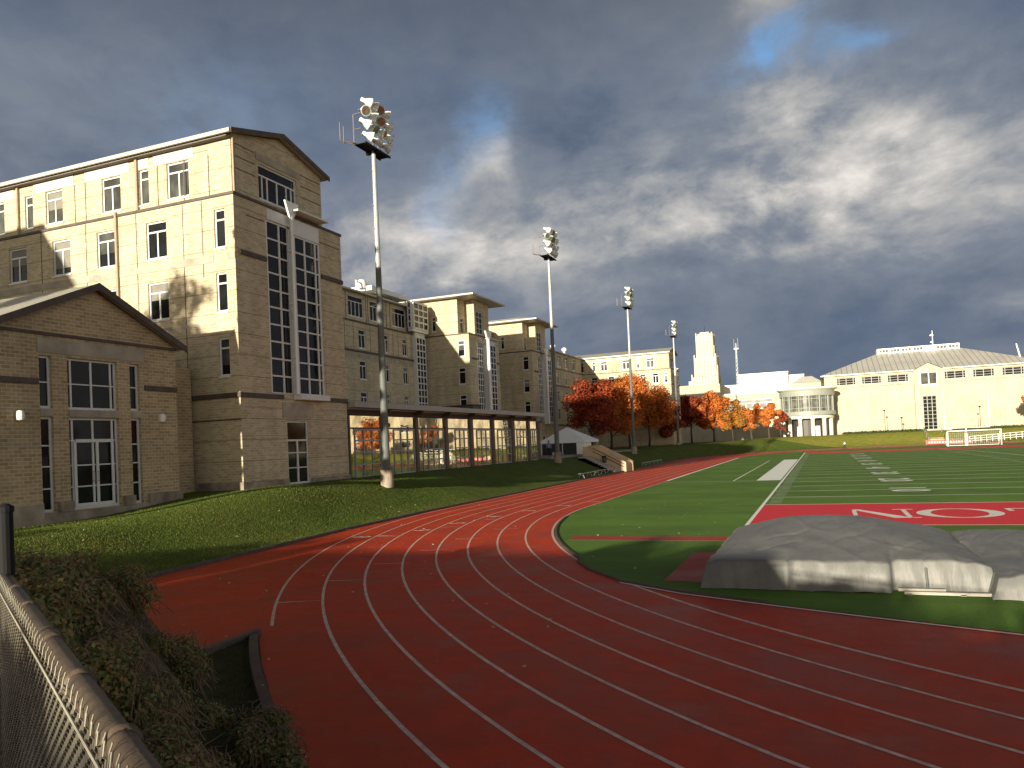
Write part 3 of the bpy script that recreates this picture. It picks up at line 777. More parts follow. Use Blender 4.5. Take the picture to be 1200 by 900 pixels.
    sf = MB(); sf.box(XW, XU, YU0-.34, YU0-.003, 20.19, 20.235); sf.box(XW, XU, YU0-.012, YU0-.004, 19.0+1.185, 20.19); sf.build('soffit', 'dark_band', root)
    st_.box(XU+.003, XU+.04, Y0+2.3, Y0+6.1, 19.70, 20.12)
    st_.box(XE+.003, XE+.05, door[0]-.35, door[1]+.5, 5.62, 6.45)
    for z in (4.6,): st_.box(XE+.003, XE+.02, Y0+.3, door[0], z, z+.05); st_.box(XE+.003, XE+.02, door[1], Y1-.1, z, z+.05)
    for z0 in (6.1,): st_.box(XE+.003, XE+.02, Y0+.3, by0+.8, z0, z0+.05); st_.box(XE+.003, XE+.02, by1-.2, Y1-.1, z0, z0+.05)
    st_.build('stone_band', 'stone', root)
    wj = MB()
    for x in (-34.55, -32.95, -31.1, -38.4, -39.25, -29.4): wj.box(x+XE+27.5-.03, x+XE+27.5+.03, YU0-.012, YU0-.003, 17.25, 19.6)
    for x in (-34.2, -38.0, -41.6, -29.6, -30.9): wj.box(x+XE+27.5-.025, x+XE+27.5+.025, Y0-.012, Y0-.003, 6.9 if x < -30 else 13.0, 17.05)
    for z in (19.35, 18.7, 20.0): wj.box(XU+.003, XU+.012, YU0+.1, Y0+2.2, z, z+.05); wj.box(XU+.003, XU+.012, Y0+6.2, YU1-.1, z, z+.05)
    for z in (16.2,): wj.box(XE+.003, XE+.012, Y0+.9, by0-.1, z, z+.05); wj.box(XE+.003, XE+.012, by1+.1, Y1-.1, z, z+.05)
    wj.build('joint_line', 'dark_band', root)
    ds = MB()
    for x, z0 in ((-35.6, 10.0),): ds.box(x+XE+27.5-.07, x+XE+27.5+.07, Y0-.14, Y0-.02, z0-9 if rich else z0, 17.3)
    for x in (-34.4, -43.9): ds.box(x+XE+27.5-.07, x+XE+27.5+.07, YU0-.14, YU0-.02, 17.3, 20.25)
    ds.box(XU+.01, XU+.12, YU0+.05, YU0+.17, 17.3, 20.3)
    ds.build('downspout', 'downspout', root)
    b = MB(); b.box(XW, XE+.12, Y0-.14, Y0-.003, zb, 2.25); b.box(XE+.003, XE+.14, Y0-.003, door[0]-.1, zb, 2.2); b.box(XE+.003, XE+.14, door[1]+.1, Y1, zb, 2.15)
    b.box(XE+.003, XE+.3, door[0]-.1, door[1]+.1, zb, 1.88)
    b.build('plinth', 'stone_base', root)
    for a, b_, c_, d_ in opS:
        window(root, fS, a, b_, c_, d_, 2 if b_-a > 1 else 1)
    for a, b_, c_, d_ in opSu: window(root, fSu, a, b_, c_, d_, 2 if b_-a > 1 else 1, pane='glass_curtain')
    window(root, fEu, *ew, cols=4, colw=[.12, .25, .5, .75, .88], transom=.3, name='window')
    if bay:
        # tall stair window: flush left half, projecting right half, white mast between
        def grid(face, a, b, z0, z1, cw, rw, o, nm):
            mb = MB(); bar = .11
            for k in [0]+cw+[1]:
                u = a+(b-a)*k; fbox(mb, face, u-bar/2, u+bar/2, z0, z1, o-.05, o+.04)
            for z in [z0+(z1-z0)*i/rw for i in range(rw+1)]:
                fbox(mb, face, a+bar/2, b-bar/2, z-bar*.4, z+bar*.4, o-.05, o+.03)
            w_ = mb.build(nm, 'white_frame', root)
            g = MB(); g.quad(fp(face, a, z0, o-.03), fp(face, b, z0, o-.03), fp(face, b, z1, o-.03), fp(face, a, z1, o-.03))
            p = g.build('pane', 'glass_dark'); p.parent = w_
            return w_
        grid(fE, by0+.05, bm-.12, 6.95, 16.35, [.58], 10, -.05, 'stair_window')
        grid(fE, bm+.0, by1-.02, 6.95, 15.95, [.08, .46, .86], 10, .14, 'bay_window')
        m_ = MB()
        m_.box(XE+.003, XE+.18, bm-.1, bm-.06, 6.95, 16.3); m_.box(XE+.003, XE+.12, by1+.04, by1+.1, 6.95, 15.95)
        m_.box(XE+.003, XE+.55, bm-.12, by1+.06, 6.62, 6.93)
        m_.box(XE+.003, XE+.2, bm+.0, by1+.02, 16.02, 16.9)
        m_.box(XE+.0, XE+.05, by0+.1, bm, 16.42, 17.0)
        m_.box(XE-.2, XE+.75, bm-.1, by1+.3, 17.26, 17.36)
        m_.build('bay_surround', 'white_frame', root)
        MX = XE+.34; ms = MB(); ms.tube((MX, bm-.2, 6.9), (MX, bm-.2, 17.1), .085, .085, 10)
        ms.add([(MX+.05, bm-.75, 17.75), (MX+.05, bm+.45, 17.75), (MX+.05, bm-.1, 16.7), (MX+.05, bm-.3, 16.7), (MX-.06, bm-.75, 17.75), (MX-.06, bm+.45, 17.75), (MX-.06, bm-.1, 16.7), (MX-.06, bm-.3, 16.7)],
               [(0, 1, 2, 3), (7, 6, 5, 4), (0, 4, 5, 1), (1, 5, 6, 2), (2, 6, 7, 3), (3, 7, 4, 0)])
        for z in (9, 12, 15): ms.box(XE+.05, MX, bm-.24, bm-.16, z, z+.08)
        ms.build('mast', 'white_metal', root)
        mb = MB(); a, b_, c_, d_ = door; o0, o1 = -.15, -.06
        for u in (a, b_-.09, (a+b_)/2-.06): fbox(mb, fE, u, u+.1 if u != (a+b_)/2-.06 else u+.12, c_, d_ if u != (a+b_)/2-.06 else 4.3, o0, o1)
        for z in (c_, 4.3, 3.62, 2.78, d_-.1): fbox(mb, fE, a+.1, b_-.1, z, z+(.1 if z in (c_, 4.3) else .06), o0, o1-.006)
        dr = mb.build('door', 'white_frame', root)
        g = MB(); g.quad(fp(fE, a, c_, -.12), fp(fE, b_, c_, -.12), fp(fE, b_, d_, -.12), fp(fE, a, d_, -.12)); p = g.build('pane', 'glass_dark'); p.parent = dr
    return root
gable_dorm('dormitory', 'nearest sunlit tan brick dormitory wing with tall white-framed stair window', 31.5, 41.0, -27.5, -62., .8, group='tan brick dormitory wings')

# ------------------------------------------------------------------ dormitory wings with a tower-like end and hipped roof
def hip_wing(label, Y0, zb=1.0, bay_z=8.0):
    XE, XW, D = -38.8, -58., 9.2
    root = thing('dormitory', label, 'building', ((XE+XW)/2, Y0+D/2, zb), 'tan brick dormitory wings')
    fS = ('y', Y0, -1); fE = ('x', XE, 1)
    rows = [(14.4, 16.4), (11.08, 13.1), (7.85, 9.8)]
    opS = [(-40.35, -39.4, c, d) for c, d in rows]
    if zb < 1.5: pass
    opE = [(Y0+3.2, Y0+4.4, 2.0, 4.7)]
    b0, b1, bm = Y0+2.3, Y0+7.0, Y0+4.3
    opE.append((b0, b1, bay_z, 16.4))
    mb = MB()
    facade(mb, fS, XW, XE, zb, 17.2, opS); facade(mb, fE, Y0, Y0+D, zb, 17.2, opE)
    mb.quad((XW, Y0+D, zb), (XE, Y0+D, zb), (XE, Y0+D, 17.2), (XW, Y0+D, 17.2))
    mb.quad((XW, Y0, 17.2), (XE, Y0, 17.2), (XE, Y0+D, 17.2), (XW, Y0+D, 17.2))
    # upper block, stepped plan
    f1 = ('y', Y0+.25, -1); f2 = ('x', -40.3, 1); f3 = ('y', Y0+2.4, -1); f4 = ('x', -39.05, 1)
    u1 = (-43.85, -43.25, 17.8, 19.6); u2 = (Y0+.9, Y0+1.9, 17.4, 19.3); u3 = (Y0+3.0, Y0+4.9, 17.5, 20.3)
    facade(mb, f1, XW, -40.3, 17.2, 21.6, [u1]); facade(mb, f2, Y0+.25, Y0+2.4, 17.2, 21.6, [u2])
    facade(mb, f3, -40.3, -39.05, 17.2, 21.6, []); facade(mb, f4, Y0+2.4, Y0+6.8, 17.2, 21.6, [u3])
    mb.quad((-39.05, Y0+6.8, 17.2), (XW, Y0+6.8, 17.2), (XW, Y0+6.8, 21.6), (-39.05, Y0+6.8, 21.6))
    mb.build('wall', 'brick', root)
    window(root, f1, *u1, cols=1); window(root, f2, *u2, cols=1); window(root, f3 and f4, *u3, cols=2, rows=4, transom=0)
    for o in opS: window(root, fS, *o, cols=1, bar=.1)
    window(root, fE, *opE[0], cols=2)
    r = MB(); x0, x1, y0, y1 = XW, -37.6, Y0-.9, Y0+9.2
    r.box(x0, x1, y0, y1, 21.62, 21.8)
    r.add([(x0, y0, 21.8), (x1, y0, 21.8), (x1, y1, 21.8), (x0, y1, 21.8), (x0, Y0+4, 22.9), (-42.5, Y0+4, 22.9)], [(0, 1, 5, 4), (1, 2, 5), (2, 3, 4, 5)])
    r.build('roof', 'roof_metal', root)
    c = MB(); c.box(XW, XE+.08, Y0-.08, Y0+.1, 17.1, 17.24); c.box(XE-.1, XE+.08, Y0+.103, Y0+D, 17.1, 17.24)
    for a, b in ((Y0+.4, b0), (b1, Y0+D)): c.box(XE+.003, XE+.1, a, b, 14.1, 14.3)
    c.box(XW, XE+.08, Y0-.08, Y0-.003, 6.65, 6.85); c.box(XE+.003, XE+.08, Y0, b0+.3, 6.65, 6.85); c.box(XE+.003, XE+.08, b1, Y0+D, 6.65, 6.85)
    c.build('cornice', 'dark_band', root)
    # bay
    def grid(face, a, b, z0, z1, cw, rw, o, nm):
        g_ = MB(); bar = .12
        for k in [0]+cw+[1]:
            u = a+(b-a)*k; fbox(g_, face, u-bar/2, u+bar/2, z0, z1, o-.05, o+.05)
        for z in [z0+(z1-z0)*i/rw for i in range(rw+1)]: fbox(g_, face, a+bar/2, b-bar/2, z-.05, z+.05, o-.05, o+.04)
        w_ = g_.build(nm, 'white_frame', root)
        g = MB(); g.quad(fp(face, a, z0, o-.02), fp(face, b, z0, o-.02), fp(face, b, z1, o-.02), fp(face, a, z1, o-.02)); p = g.build('pane', 'glass_dark'); p.parent = w_
    nr = 11 if bay_z > 7 else 12
    grid(fE, b0, bm-.2, bay_z, 16.4, [.35, .7], nr, -.04, 'stair_window'); grid(fE, bm+.2, b1, bay_z, 16.2, [.34, .67], nr, .45, 'bay_window')
    m_ = MB(); m_.box(XE+.003, XE+.45, bm-.05, bm+.12, bay_z, 16.2); m_.box(XE+.003, XE+.4, b1+.03, b1+.1, bay_z, 16.2); m_.box(XE+.003, XE+.5, bm-.1, b1+.1, bay_z-.35, bay_z-.02); m_.box(XE-.1, XE+.9, bm, b1+.4, 16.9, 17.0)
    m_.box(XE+.003, XE+.4, bm, b1, 16.25, 16.85)
    m_.build('bay_surround', 'white_frame', root)
    ms = MB(); ms.tube((XE+.7, bm-.1, bay_z-.3), (XE+.7, bm-.1, 17.), .2, .2, 10)
    ms.add([(XE+.8, bm-1.0, 17.8), (XE+.8, bm+.9, 17.8), (XE+.8, bm+.1, 16.6), (XE+.8, bm-.3, 16.6), (XE+.6, bm-1.0, 17.8), (XE+.6, bm+.9, 17.8), (XE+.6, bm+.1, 16.6), (XE+.6, bm-.3, 16.6)],
           [(0, 1, 2, 3), (7, 6, 5, 4), (0, 4, 5, 1), (1, 5, 6, 2), (2, 6, 7, 3), (3, 7, 4, 0)])
    ms.build('mast', 'white_metal', root)
    return root
hip_wing('brick dormitory wing with flat overhanging hip roof rising just behind the dark rooftop box', 84.1)
hip_wing('farther brick dormitory wing with overhanging hip roof beside the white tent', 106.0, bay_z=6.8)
gable_dorm('dormitory', 'farthest bright dormitory wing rising behind the orange trees', 152.0, 161.5, -27.0, -64., 1.0, rich=False,
           wins=[(-30.6, -29.4), (-33.1, -31.9), (-36.1, -34.9), (-39.6, -38.3), (-43.1, -41.8)], group='tan brick dormitory wings')

# ------------------------------------------------------------------ long link ranges between the wings (face +X)
def link_range(label, Y0, Y1, X, wins, top_wins, tower=None):
    root = thing('dormitory_range', label, 'building', (X-6, (Y0+Y1)/2, 1.), 'long ranges linking the dormitory wings')
    f = ('x', X, 1); fu = ('x', X-.3, 1)
    rows = [(14.4, 16.4), (11.1, 13.1), (7.8, 9.8)]
    ops = [(a, b, c, d) for a, b in wins for c, d in rows]
    opu = [(a, b, 17.7, 19.9) for a, b in top_wins]
    mb = MB(); facade(mb, f, Y0, Y1, 1., 17.2, ops); facade(mb, fu, Y0, Y1, 17.2, 20.45, opu)
    mb.quad((X, Y0, 17.2), (X, Y1, 17.2), (X-.3, Y1, 17.2), (X-.3, Y0, 17.2))
    mb.quad((X, Y0, 1), (X-13, Y0, 1), (X-13, Y0, 20.4), (X, Y0, 20.4))
    mb.quad((X-13, Y0, 1), (X-13, Y1, 1), (X-13, Y1, 20.4), (X-13, Y0, 20.4))
    mb.build('wall', 'brick', root)
    r = MB(); r.add([(X+.25, Y0, 20.42), (X+.25, Y1, 20.42), (X-6.5, Y1, 22.0), (X-6.5, Y0, 22.0), (X-13.2, Y1, 20.42), (X-13.2, Y0, 20.42)], [(0, 1, 2, 3), (3, 2, 4, 5), (0, 3, 5), (1, 4, 2)])
    r.box(X-.1, X+.25, Y0, Y1, 20.25, 20.42); r.build('roof', 'roof_metal', root)
    c = MB(); c.box(X+.003, X+.09, Y0, Y1, 17.06, 17.24); c.box(X+.003, X+.14, Y0, Y1, 13.95, 14.15); c.box(X+.003, X+.1, Y0, Y1, 6.6, 6.9)
    for a, b in wins: c.box(X+.003, X+.012, a-1.0, a-.95, 14.2, 17.0); c.box(X+.003, X+.012, b+.9, b+.95, 14.2, 17.0)
    for a, b in top_wins: c.box(X-.297, X-.28, a-.5, a-.42, 17.3, 20.2); c.box(X-.297, X-.28, b+.42, b+.5, 17.3, 20.2)
    c.build('cornice', 'dark_band', root)
    s = MB(); s.box(X+.003, X+.03, Y0, Y1, 13.35, 13.93); s.build('stone_band', 'stone', root)
    for o in ops: window(root, f, *o, cols=2)
    for o in opu: window(root, fu, *o, cols=3 if o[1]-o[0] < 2.5 else 4)
    return root
lk = link_range('shaded four-storey brick range directly behind the glass arcade', 41.02, 84.08, -44.6,
           [(69.2, 70.5), (74.0, 75.2), (78.3, 79.4), (64.4, 65.7), (59.6, 60.9), (54.8, 56.1), (50, 51.3)], [(67.9, 70.8), (72.1, 75.0), (76.7, 79.8), (62, 64.8), (56, 58.8)])
root = lk; mb = MB()
xt = -44.2
def sgrid(a, b, z0, z1, nc, nr, x, nm='stair_window', face='x'):
    f = (face, x, 1 if face == 'x' else -1); g_ = MB(); bar = .16
    for k in range(nc+1): u = a+(b-a)*k/nc; fbox(g_, f, u-bar/2, u+bar/2, z0, z1, .0, .1)
    for k in range(nr+1): z = z0+(z1-z0)*k/nr; fbox(g_, f, a+bar/2, b-bar/2, z-bar/2, z+bar/2, .0, .09)
    w_ = g_.build(nm, 'white_frame', root); g = MB(); g.quad(fp(f, a, z0, .03), fp(f, b, z0, .03), fp(f, b, z1, .03), fp(f, a, z1, .03)); p = g.build('pane', 'glass_dark'); p.parent = w_
tb = MB(); tb.box(-44.59, xt, 80.7, 83.1, 1.0, 17.4); tb.box(-44.55, xt+.3, 79.7, 83.5, 17.4, 21.0); tb.build('stair_tower', 'white_frame', root)
sgrid(80.8, 83.0, 8.2, 16.8, 3, 11, xt+.01); sgrid(79.9, 83.3, 17.8, 20.8, 3, 4, xt+.31); sgrid(-44.4, xt+.2, 17.8, 20.8, 1, 4, 79.59, face='y')
rb = MB(); rb.box(-47.5, -44.5, 72, 80, 21.0, 21.5); 
for y in (70.5, 74.5, 78.0, 81.0): rb.tube((-45.5, y, 20.4), (-45.5, y, 21.9), .08)
rb.box(-45.6, -45.4, 70.5, 81, 21.7, 21.8)
rb.lathe([(0, 1.0), (.4, .9), (.5, .5), (.4, 0)], (-45.6, 71.8, 21.2)); rb.build('rooftop_plant', 'white_metal', root)
link_range('short brick range between the two hip-roofed dormitory wings', 93.32, 105.98, -44.8, [(96, 97.2), (100.5, 101.7)], [(95.5, 98), (100, 102.5)])
link_range('far shaded brick range behind the dark side of the orange trees', 115.22, 151.98, -44.8,
           [(a, a+1.3) for a in (120, 125, 130, 135, 140, 145)], [(a, a+2.0) for a in (118.5, 123, 127.5, 132, 136.5, 141, 145.5)])
for yy in (140, 147):
    o = thing('rooftop_dome', 'white radome dome on the far brick range roof%s' % (', nearer of the two' if yy == 140 else ', farther of the two'), 'dome', (-47, yy, 21.2), 'white rooftop domes')
    q = MB(); q.lathe([(.0, 1.1), (.3, 1.0), (.52, .78), (.55, .55), (.42, .3)], (-47, yy, 21.4), n=14); q.build('shell', 'white_metal', o, smooth=True)
    q = MB(); q.tube((-47, yy, 20.9), (-47, yy, 21.7), .3, .3, 10); q.build('stand', 'steel_galv', o)

# ------------------------------------------------------------------ glass arcade
root = thing('glass_arcade', 'low glazed arcade with flat roof and mirror-like windows beside the lawn', 'building', (-33, 58, 1.7))
XF = -27.5; f = ('x', XF, 1)
bays = [(41.75, 44.75), (46.55, 49.4), (50.7, 54.1), (56.2, 58.7), (60.4, 63.3), (65.0, 68.1), (69.8, 72.4), (73.6, 75.4)]
mb = MB(); mb.box(-44.4, XF-.1, 41.15, 76.4, 6.25, 6.62); mb.box(XF-.1, XF+.5, 41.15, 77.0, 6.35, 6.72); mb.build('roof', 'grey_frame', root)
mb = MB(); mb.box(-44.4, XF-.25, 41.2, 76.2, 5.85, 6.24)
for y in [45.6+4.6*i for i in range(7)]: mb.box(XF-.25, XF+.4, y-.12, y+.12, 6.05, 6.34)
mb.build('roof_beam', 'timber_red', root)
mb = MB(); mb.box(-44.3, -40, 41.2, 76.1, 1.2, 5.84); mb.box(-40, XF-.35, 75.9, 76.1, 1.2, 5.84); mb.build('back_wall', 'brick', root)
mb = MB(); mb.box(XF-.35, XF+.25, 41.02, 76.4, 1.0, 1.84); mb.build('plinth', 'concrete', root)
piers = [(44.95, 45.15), (49.6, 49.95), (54.3, 54.75), (58.95, 59.5), (63.6, 64.1), (68.4, 69.0), (72.7, 73.2), (75.6, 76.1)]
for a, b in piers:
    q = MB(); q.box(XF-.3, XF+.12, a, b, 1.85, 5.84); q.build('pier', 'pier_brown', root)
q = MB(); q.box(XF-.06, XF+.06, 41.02, 41.2, 1.85, 5.84); q.box(XF-.08, XF+.05, 41.21, 75.5, 5.0, 5.1); q.build('transom_bar', 'dark_frame', root)
prev = 41.2
for i, (a, b) in enumerate(bays):
    nx_ = piers[i][0]
    mbw = MB(); bar = .06
    n = 3 if b-a < 3.2 else 4
    for k in range(n+1): u = a+(b-a)*k/n; fbox(mbw, f, u-bar/2, u+bar/2, 1.9, 4.98, -.05, .05)
    for z in (1.93, 2.72, 3.5, 4.25, 4.94): fbox(mbw, f, a+bar/2, b-bar/2, z-.045, z+.045, -.045, .06)
    w_ = mbw.build('window', 'grey_frame', root)
    g = MB(); g.quad((XF-.01, prev, 1.86), (XF-.01, nx_, 1.86), (XF-.01, nx_, 4.995), (XF-.01, prev, 4.995)); p = g.build('pane', 'glass_mirror'); p.parent = w_
    g = MB(); g.quad((XF-.02, prev, 5.105), (XF-.02, nx_, 5.105), (XF-.02, nx_, 5.84), (XF-.02, prev, 5.84)); p = g.build('pane', 'glass_mirror'); p.parent = w_
    prev = piers[i][1]
rb = thing('rooftop_plant_box', 'dark brown plant box on the arcade roof below the second dormitory wing', 'equipment box', (-36, 72, 6.63))
q = MB(); q.box(-37.5, -34.0, 74.0, 75.9, 6.63, 7.9); q.build('casing', 'dark_band', rb); q = MB(); q.box(-37.6, -33.9, 73.9, 76.0, 7.9, 8.0); q.build('cap', 'timber_red', rb)

# ------------------------------------------------------------------ gabled pavilion at the left
root = thing('gabled_pavilion', 'low gabled brick pavilion in shade with white glazed entrance doors', 'building', (-33, 24.3, 1.3))
XP = -29.0; f = ('x', XP, 1); YA, YB, YR = 19.75, 28.75, 24.3
sl = [(21.68, 22.24), (26.05, 26.6)]
ops = [(a, b, 5.86, 8.0) for a, b in sl]+[(a, b, 1.66, 5.52) for a, b in sl]+[(22.94, 25.40, 5.84, 8.0), (22.94, 25.40, 1.66, 5.5)]
mb = MB(); facade(mb, f, YA, YB, .6, 9.0, ops, .22)
mb.add([(XP, YA, 9.0), (XP, YB, 9.0), (XP, YR, 11.05)], [(0, 1, 2)])
mb.quad((XP, YA, .6), (XP-22, YA, .6), (XP-22, YA, 9.0), (XP, YA, 9.0)); mb.quad((XP, YB, .6), (XP-22, YB, .6), (XP-22, YB, 9.0), (XP, YB, 9.0))
mb.quad((XP-22, YA, .6), (XP-22, YB, .6), (XP-22, YB, 9.0), (XP-22, YA, 9.0))
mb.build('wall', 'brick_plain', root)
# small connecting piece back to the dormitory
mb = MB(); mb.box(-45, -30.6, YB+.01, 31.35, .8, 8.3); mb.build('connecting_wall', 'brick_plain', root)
r = MB()
for ya, yb in ((YA-.35, YR), (YB+.35, YR)):
    za = 9.0-.12; zr = 11.14
    r.add([(XP-22, ya, za), (XP+.35, ya, za), (XP+.35, yb, zr), (XP-22, yb, zr), (XP-22, ya, za+.14), (XP+.35, ya, za+.14), (XP+.35, yb, zr+.14), (XP-22, yb, zr+.14)],
          [(0, 1, 2, 3), (4, 5, 6, 7), (0, 1, 5, 4), (1, 2, 6, 5), (3, 0, 4, 7)])
r.build('roof', 'roof_seam_x', root)
r = MB()
for ya, yb in ((YA-.37, YR), (YB+.37, YR)):
    za = 9.0-.14; zr = 11.12
    r.add([(XP+.355, ya, za-.1), (XP+.42, ya, za-.1), (XP+.42, yb, zr-.1), (XP+.355, yb, zr-.1), (XP+.355, ya, za+.2), (XP+.42, ya, za+.2), (XP+.42, yb, zr+.2), (XP+.355, yb, zr+.2)],
          [(0, 1, 2, 3), (4, 5, 6, 7), (0, 1, 5, 4), (1, 2, 6, 5), (3, 2, 6, 7), (3, 0, 4, 7)])
r.build('verge_trim', 'dark_band', root)
c = MB(); c.box(XP+.003, XP+.07, YA, YB, 8.83, 8.95)
for a, b in ((YA, 21.6), (26.85, YB)): c.box(XP+.003, XP+.09, a, b, 6.82, 7.05); 
c.build('cornice', 'dark_band', root)
c = MB(); c.box(XP+.003, XP+.05, 21.62, 26.85, 8.12, 8.70); c.box(XP+.003, XP+.04, 22.95, 25.4, 5.53, 5.82)
for a, b in sl: c.box(XP+.003, XP+.04, a, b, 5.55, 5.83)
for z in (5.78, 4.3): c.box(XP+.003, XP+.015, YA, 21.6, z, z+.05); c.box(XP+.003, XP+.015, 26.85, YB, z, z+.05)
c.build('stone_band', 'stone', root)
c = MB(); c.box(XP+.003, XP+.30, YA-.1, 21.5, .6, 2.05); c.box(XP+.003, XP+.16, 26.85, YB+.05, .6, 2.05)
c.box(XP+.003, XP+.2, 21.52, 26.83, .6, 1.62)
for a, b in ((22.30, 22.90), (25.46, 26.0)): c.box(XP+.003, XP+.22, a, b, 1.63, 2.05)
c.build('plinth', 'stone_base', root)
for a, b in sl:
    window(root, f, a, b, 5.86, 8.0, 1, rows=2, transom=0, depth=.22, sill=False)
    window(root, f, a, b, 1.66, 5.52, 1, rows=[2.6, 3.5, 4.35], transom=0, depth=.22, sill=False)
window(root, f, 22.94, 25.40, 5.84, 8.0, colw=[.1, .5, .9], rows=2, transom=0, depth=.22, sill=False, bar=.085)
w_ = window(root, f, 22.94, 25.40, 1.66, 5.50, colw=[.1, .5, .9], rows=[4.55, 3.5, 2.6], transom=0, depth=.22, sill=False, bar=.09, name='entrance_door')
q = MB()
for u in (23.2, 24.27, 25.04): fbox(q, f, u, u+.12, 1.75, 4.5, -.14, -.09)
for z in (1.75, 4.46): fbox(q, f, 23.32, 25.04, z, z+.14, -.138, -.1)
q.build('door_leaf_frame', 'white_frame').parent = w_
q = MB()
for u in (24.08, 24.3): q.path([fp(f, u, 2.8, -.1), fp(f, u, 2.8, 0), fp(f, u, 3.2, 0), fp(f, u, 3.2, -.1)], .018)
q.build('handle', 'steel_galv').parent = w_
for y in (20.75, 27.72):
    q = MB(); q.box(XP+.003, XP+.08, y-.1, y+.1, 5.35, 5.7); q.lathe([(.02, 0), (.13, .04), (.15, .2), (.13, .38), (.02, .42)], (XP+.14, y, 5.33), n=12); q.build('wall_lamp', 'white_metal', root)

# ------------------------------------------------------------------ plaza behind the lawn
mb = MB(); mb.box(-44, -26.6, 76.9, 118, 1.5, 1.99+.08)
tag(mb.build('plaza_pavement', 'plaza_pavement'), kind='structure')

# ------------------------------------------------------------------ gymnasium and neighbours at the far end
root = thing('gymnasium', 'large cream gymnasium with hipped metal roof and small high windows', 'building', (22, 206, 2.3))
f = ('y', 190., -1); X0, X1 = .9, 43.2
wx = [(3.5, 7.5), (8.7, 12.7), (13.9, 18.1), (25.0, 29.1), (30.4, 34.4), (35.8, 39.8)]
mb = MB()
facade(mb, f, X0, 19.1, 2.0, 15.8, [(a, b, 13.6, 15.3) for a, b in wx[:3]], .3)
facade(mb, f, 24.6, X1, 2.0, 15.8, [(a, b, 13.6, 15.3) for a, b in wx[3:]], .3)
f2 = ('y', 189.0, -1)
facade(mb, f2, 19.1, 24.6, 2.0, 15.9, [(20.2, 23.6, 12.5, 15.4), (20.5, 23.2, 2.8, 10.2)], .3)
mb.add([(19.1, 189.0, 15.9), (24.6, 189., 15.9), (21.85, 189., 17.3)], [(0, 1, 2)])
mb.quad((19.1, 189, 2), (19.1, 190, 2), (19.1, 190, 15.9), (19.1, 189, 15.9)); mb.quad((24.6, 189, 2), (24.6, 190, 2), (24.6, 190, 15.9), (24.6, 189, 15.9))
mb.quad((X0, 190, 2), (X0, 226, 2), (X0, 226, 15.8), (X0, 190, 15.8)); mb.quad((X1, 190, 2), (X1, 226, 2), (X1, 226, 15.8), (X1, 190, 15.8))
mb.build('wall', 'brick_pale', root)
r = MB(); e = .7; a0, a1, b0, b1 = X0-e, X1+e, 190-e, 226+e
r.box(a0, a1, b0, b1, 15.82, 16.05)
r.add([(a0, b0, 16.05), (a1, b0, 16.05), (a1, b1, 16.05), (a0, b1, 16.05), (13.2, 206, 21.6), (30.4, 206, 21.6), (30.4, 210, 21.6), (13.2, 210, 21.6)],
      [(0, 1, 5, 4), (1, 2, 6, 5), (2, 3, 7, 6), (3, 0, 4, 7), (4, 5, 6, 7)])
r.add([(19.0, 188.6, 15.95), (24.7, 188.6, 15.95), (21.85, 188.6, 17.4), (21.85, 194.5, 17.45), (19.0, 190, 15.97), (24.7, 190, 15.97)], [(0, 2, 3, 4), (1, 2, 3, 5)])
r.build('roof', 'roof_seam_gym', root)
q = MB(); q.box(13.1, 30.5, 205.6, 210.4, 21.35, 22.65); q.build('roof_monitor', 'white_metal', root)
for k in range(7):
    x = 13.5+k*2.45
    if k == 4: continue
    w_ = window(root, ('y', 205.58, -1), x, x+2.1, 21.6, 22.45, 3, transom=0, depth=-.02, sill=False, name='monitor_window', pane='glass_blind')
for a, b in wx: window(root, f, a, b, 13.6, 15.3, colw=[.13, .5, .87], rows=3, transom=0, depth=.3, bar=.12, frame='grey_frame', sill=False)
window(root, f2, 20.2, 23.6, 12.5, 15.4, 2, transom=0, depth=.3, bar=.2, pane='glass_curtain', name='louvre_window')
window(root, f2, 20.5, 23.2, 2.8, 10.2, 3, rows=9, transom=0, depth=.3, bar=.14, frame='green_grey', name='entrance_glazing')
c = MB(); c.box(X0, 19.05, 189.86, 189.997, 13.0, 13.25); c.box(24.65, X1, 189.86, 189.997, 13.0, 13.25)
for x in (13.6, 29.8, 19.0, 24.7, 35.0): c.box(x-.08, x+.08, 189.9, 189.996, 2.2, 12.95)
c.box(X0, 19.05, 189.95, 189.997, 6.6, 6.7); c.box(24.65, X1, 189.95, 189.997, 6.6, 6.7)
c.build('stone_band', 'stone', root)
q = MB(); q.tube((25.2, 207, 22.6), (25.2, 207, 26.2), .1, .06, 6); q.lathe([(.0, .5), (.4, .3), (.45, 0)], (25.0, 206.8, 24.9)); q.lathe([(.0, .4), (.3, .3), (.35, 0)], (25.0, 206.8, 23.3)); q.build('roof_mast', 'white_metal', root)
q = MB(); q.tube((41.2, 200, 18.0), (40.6, 200, 21.0), .18, .12, 6); q.build('roof_flagpole', 'white_metal', root)

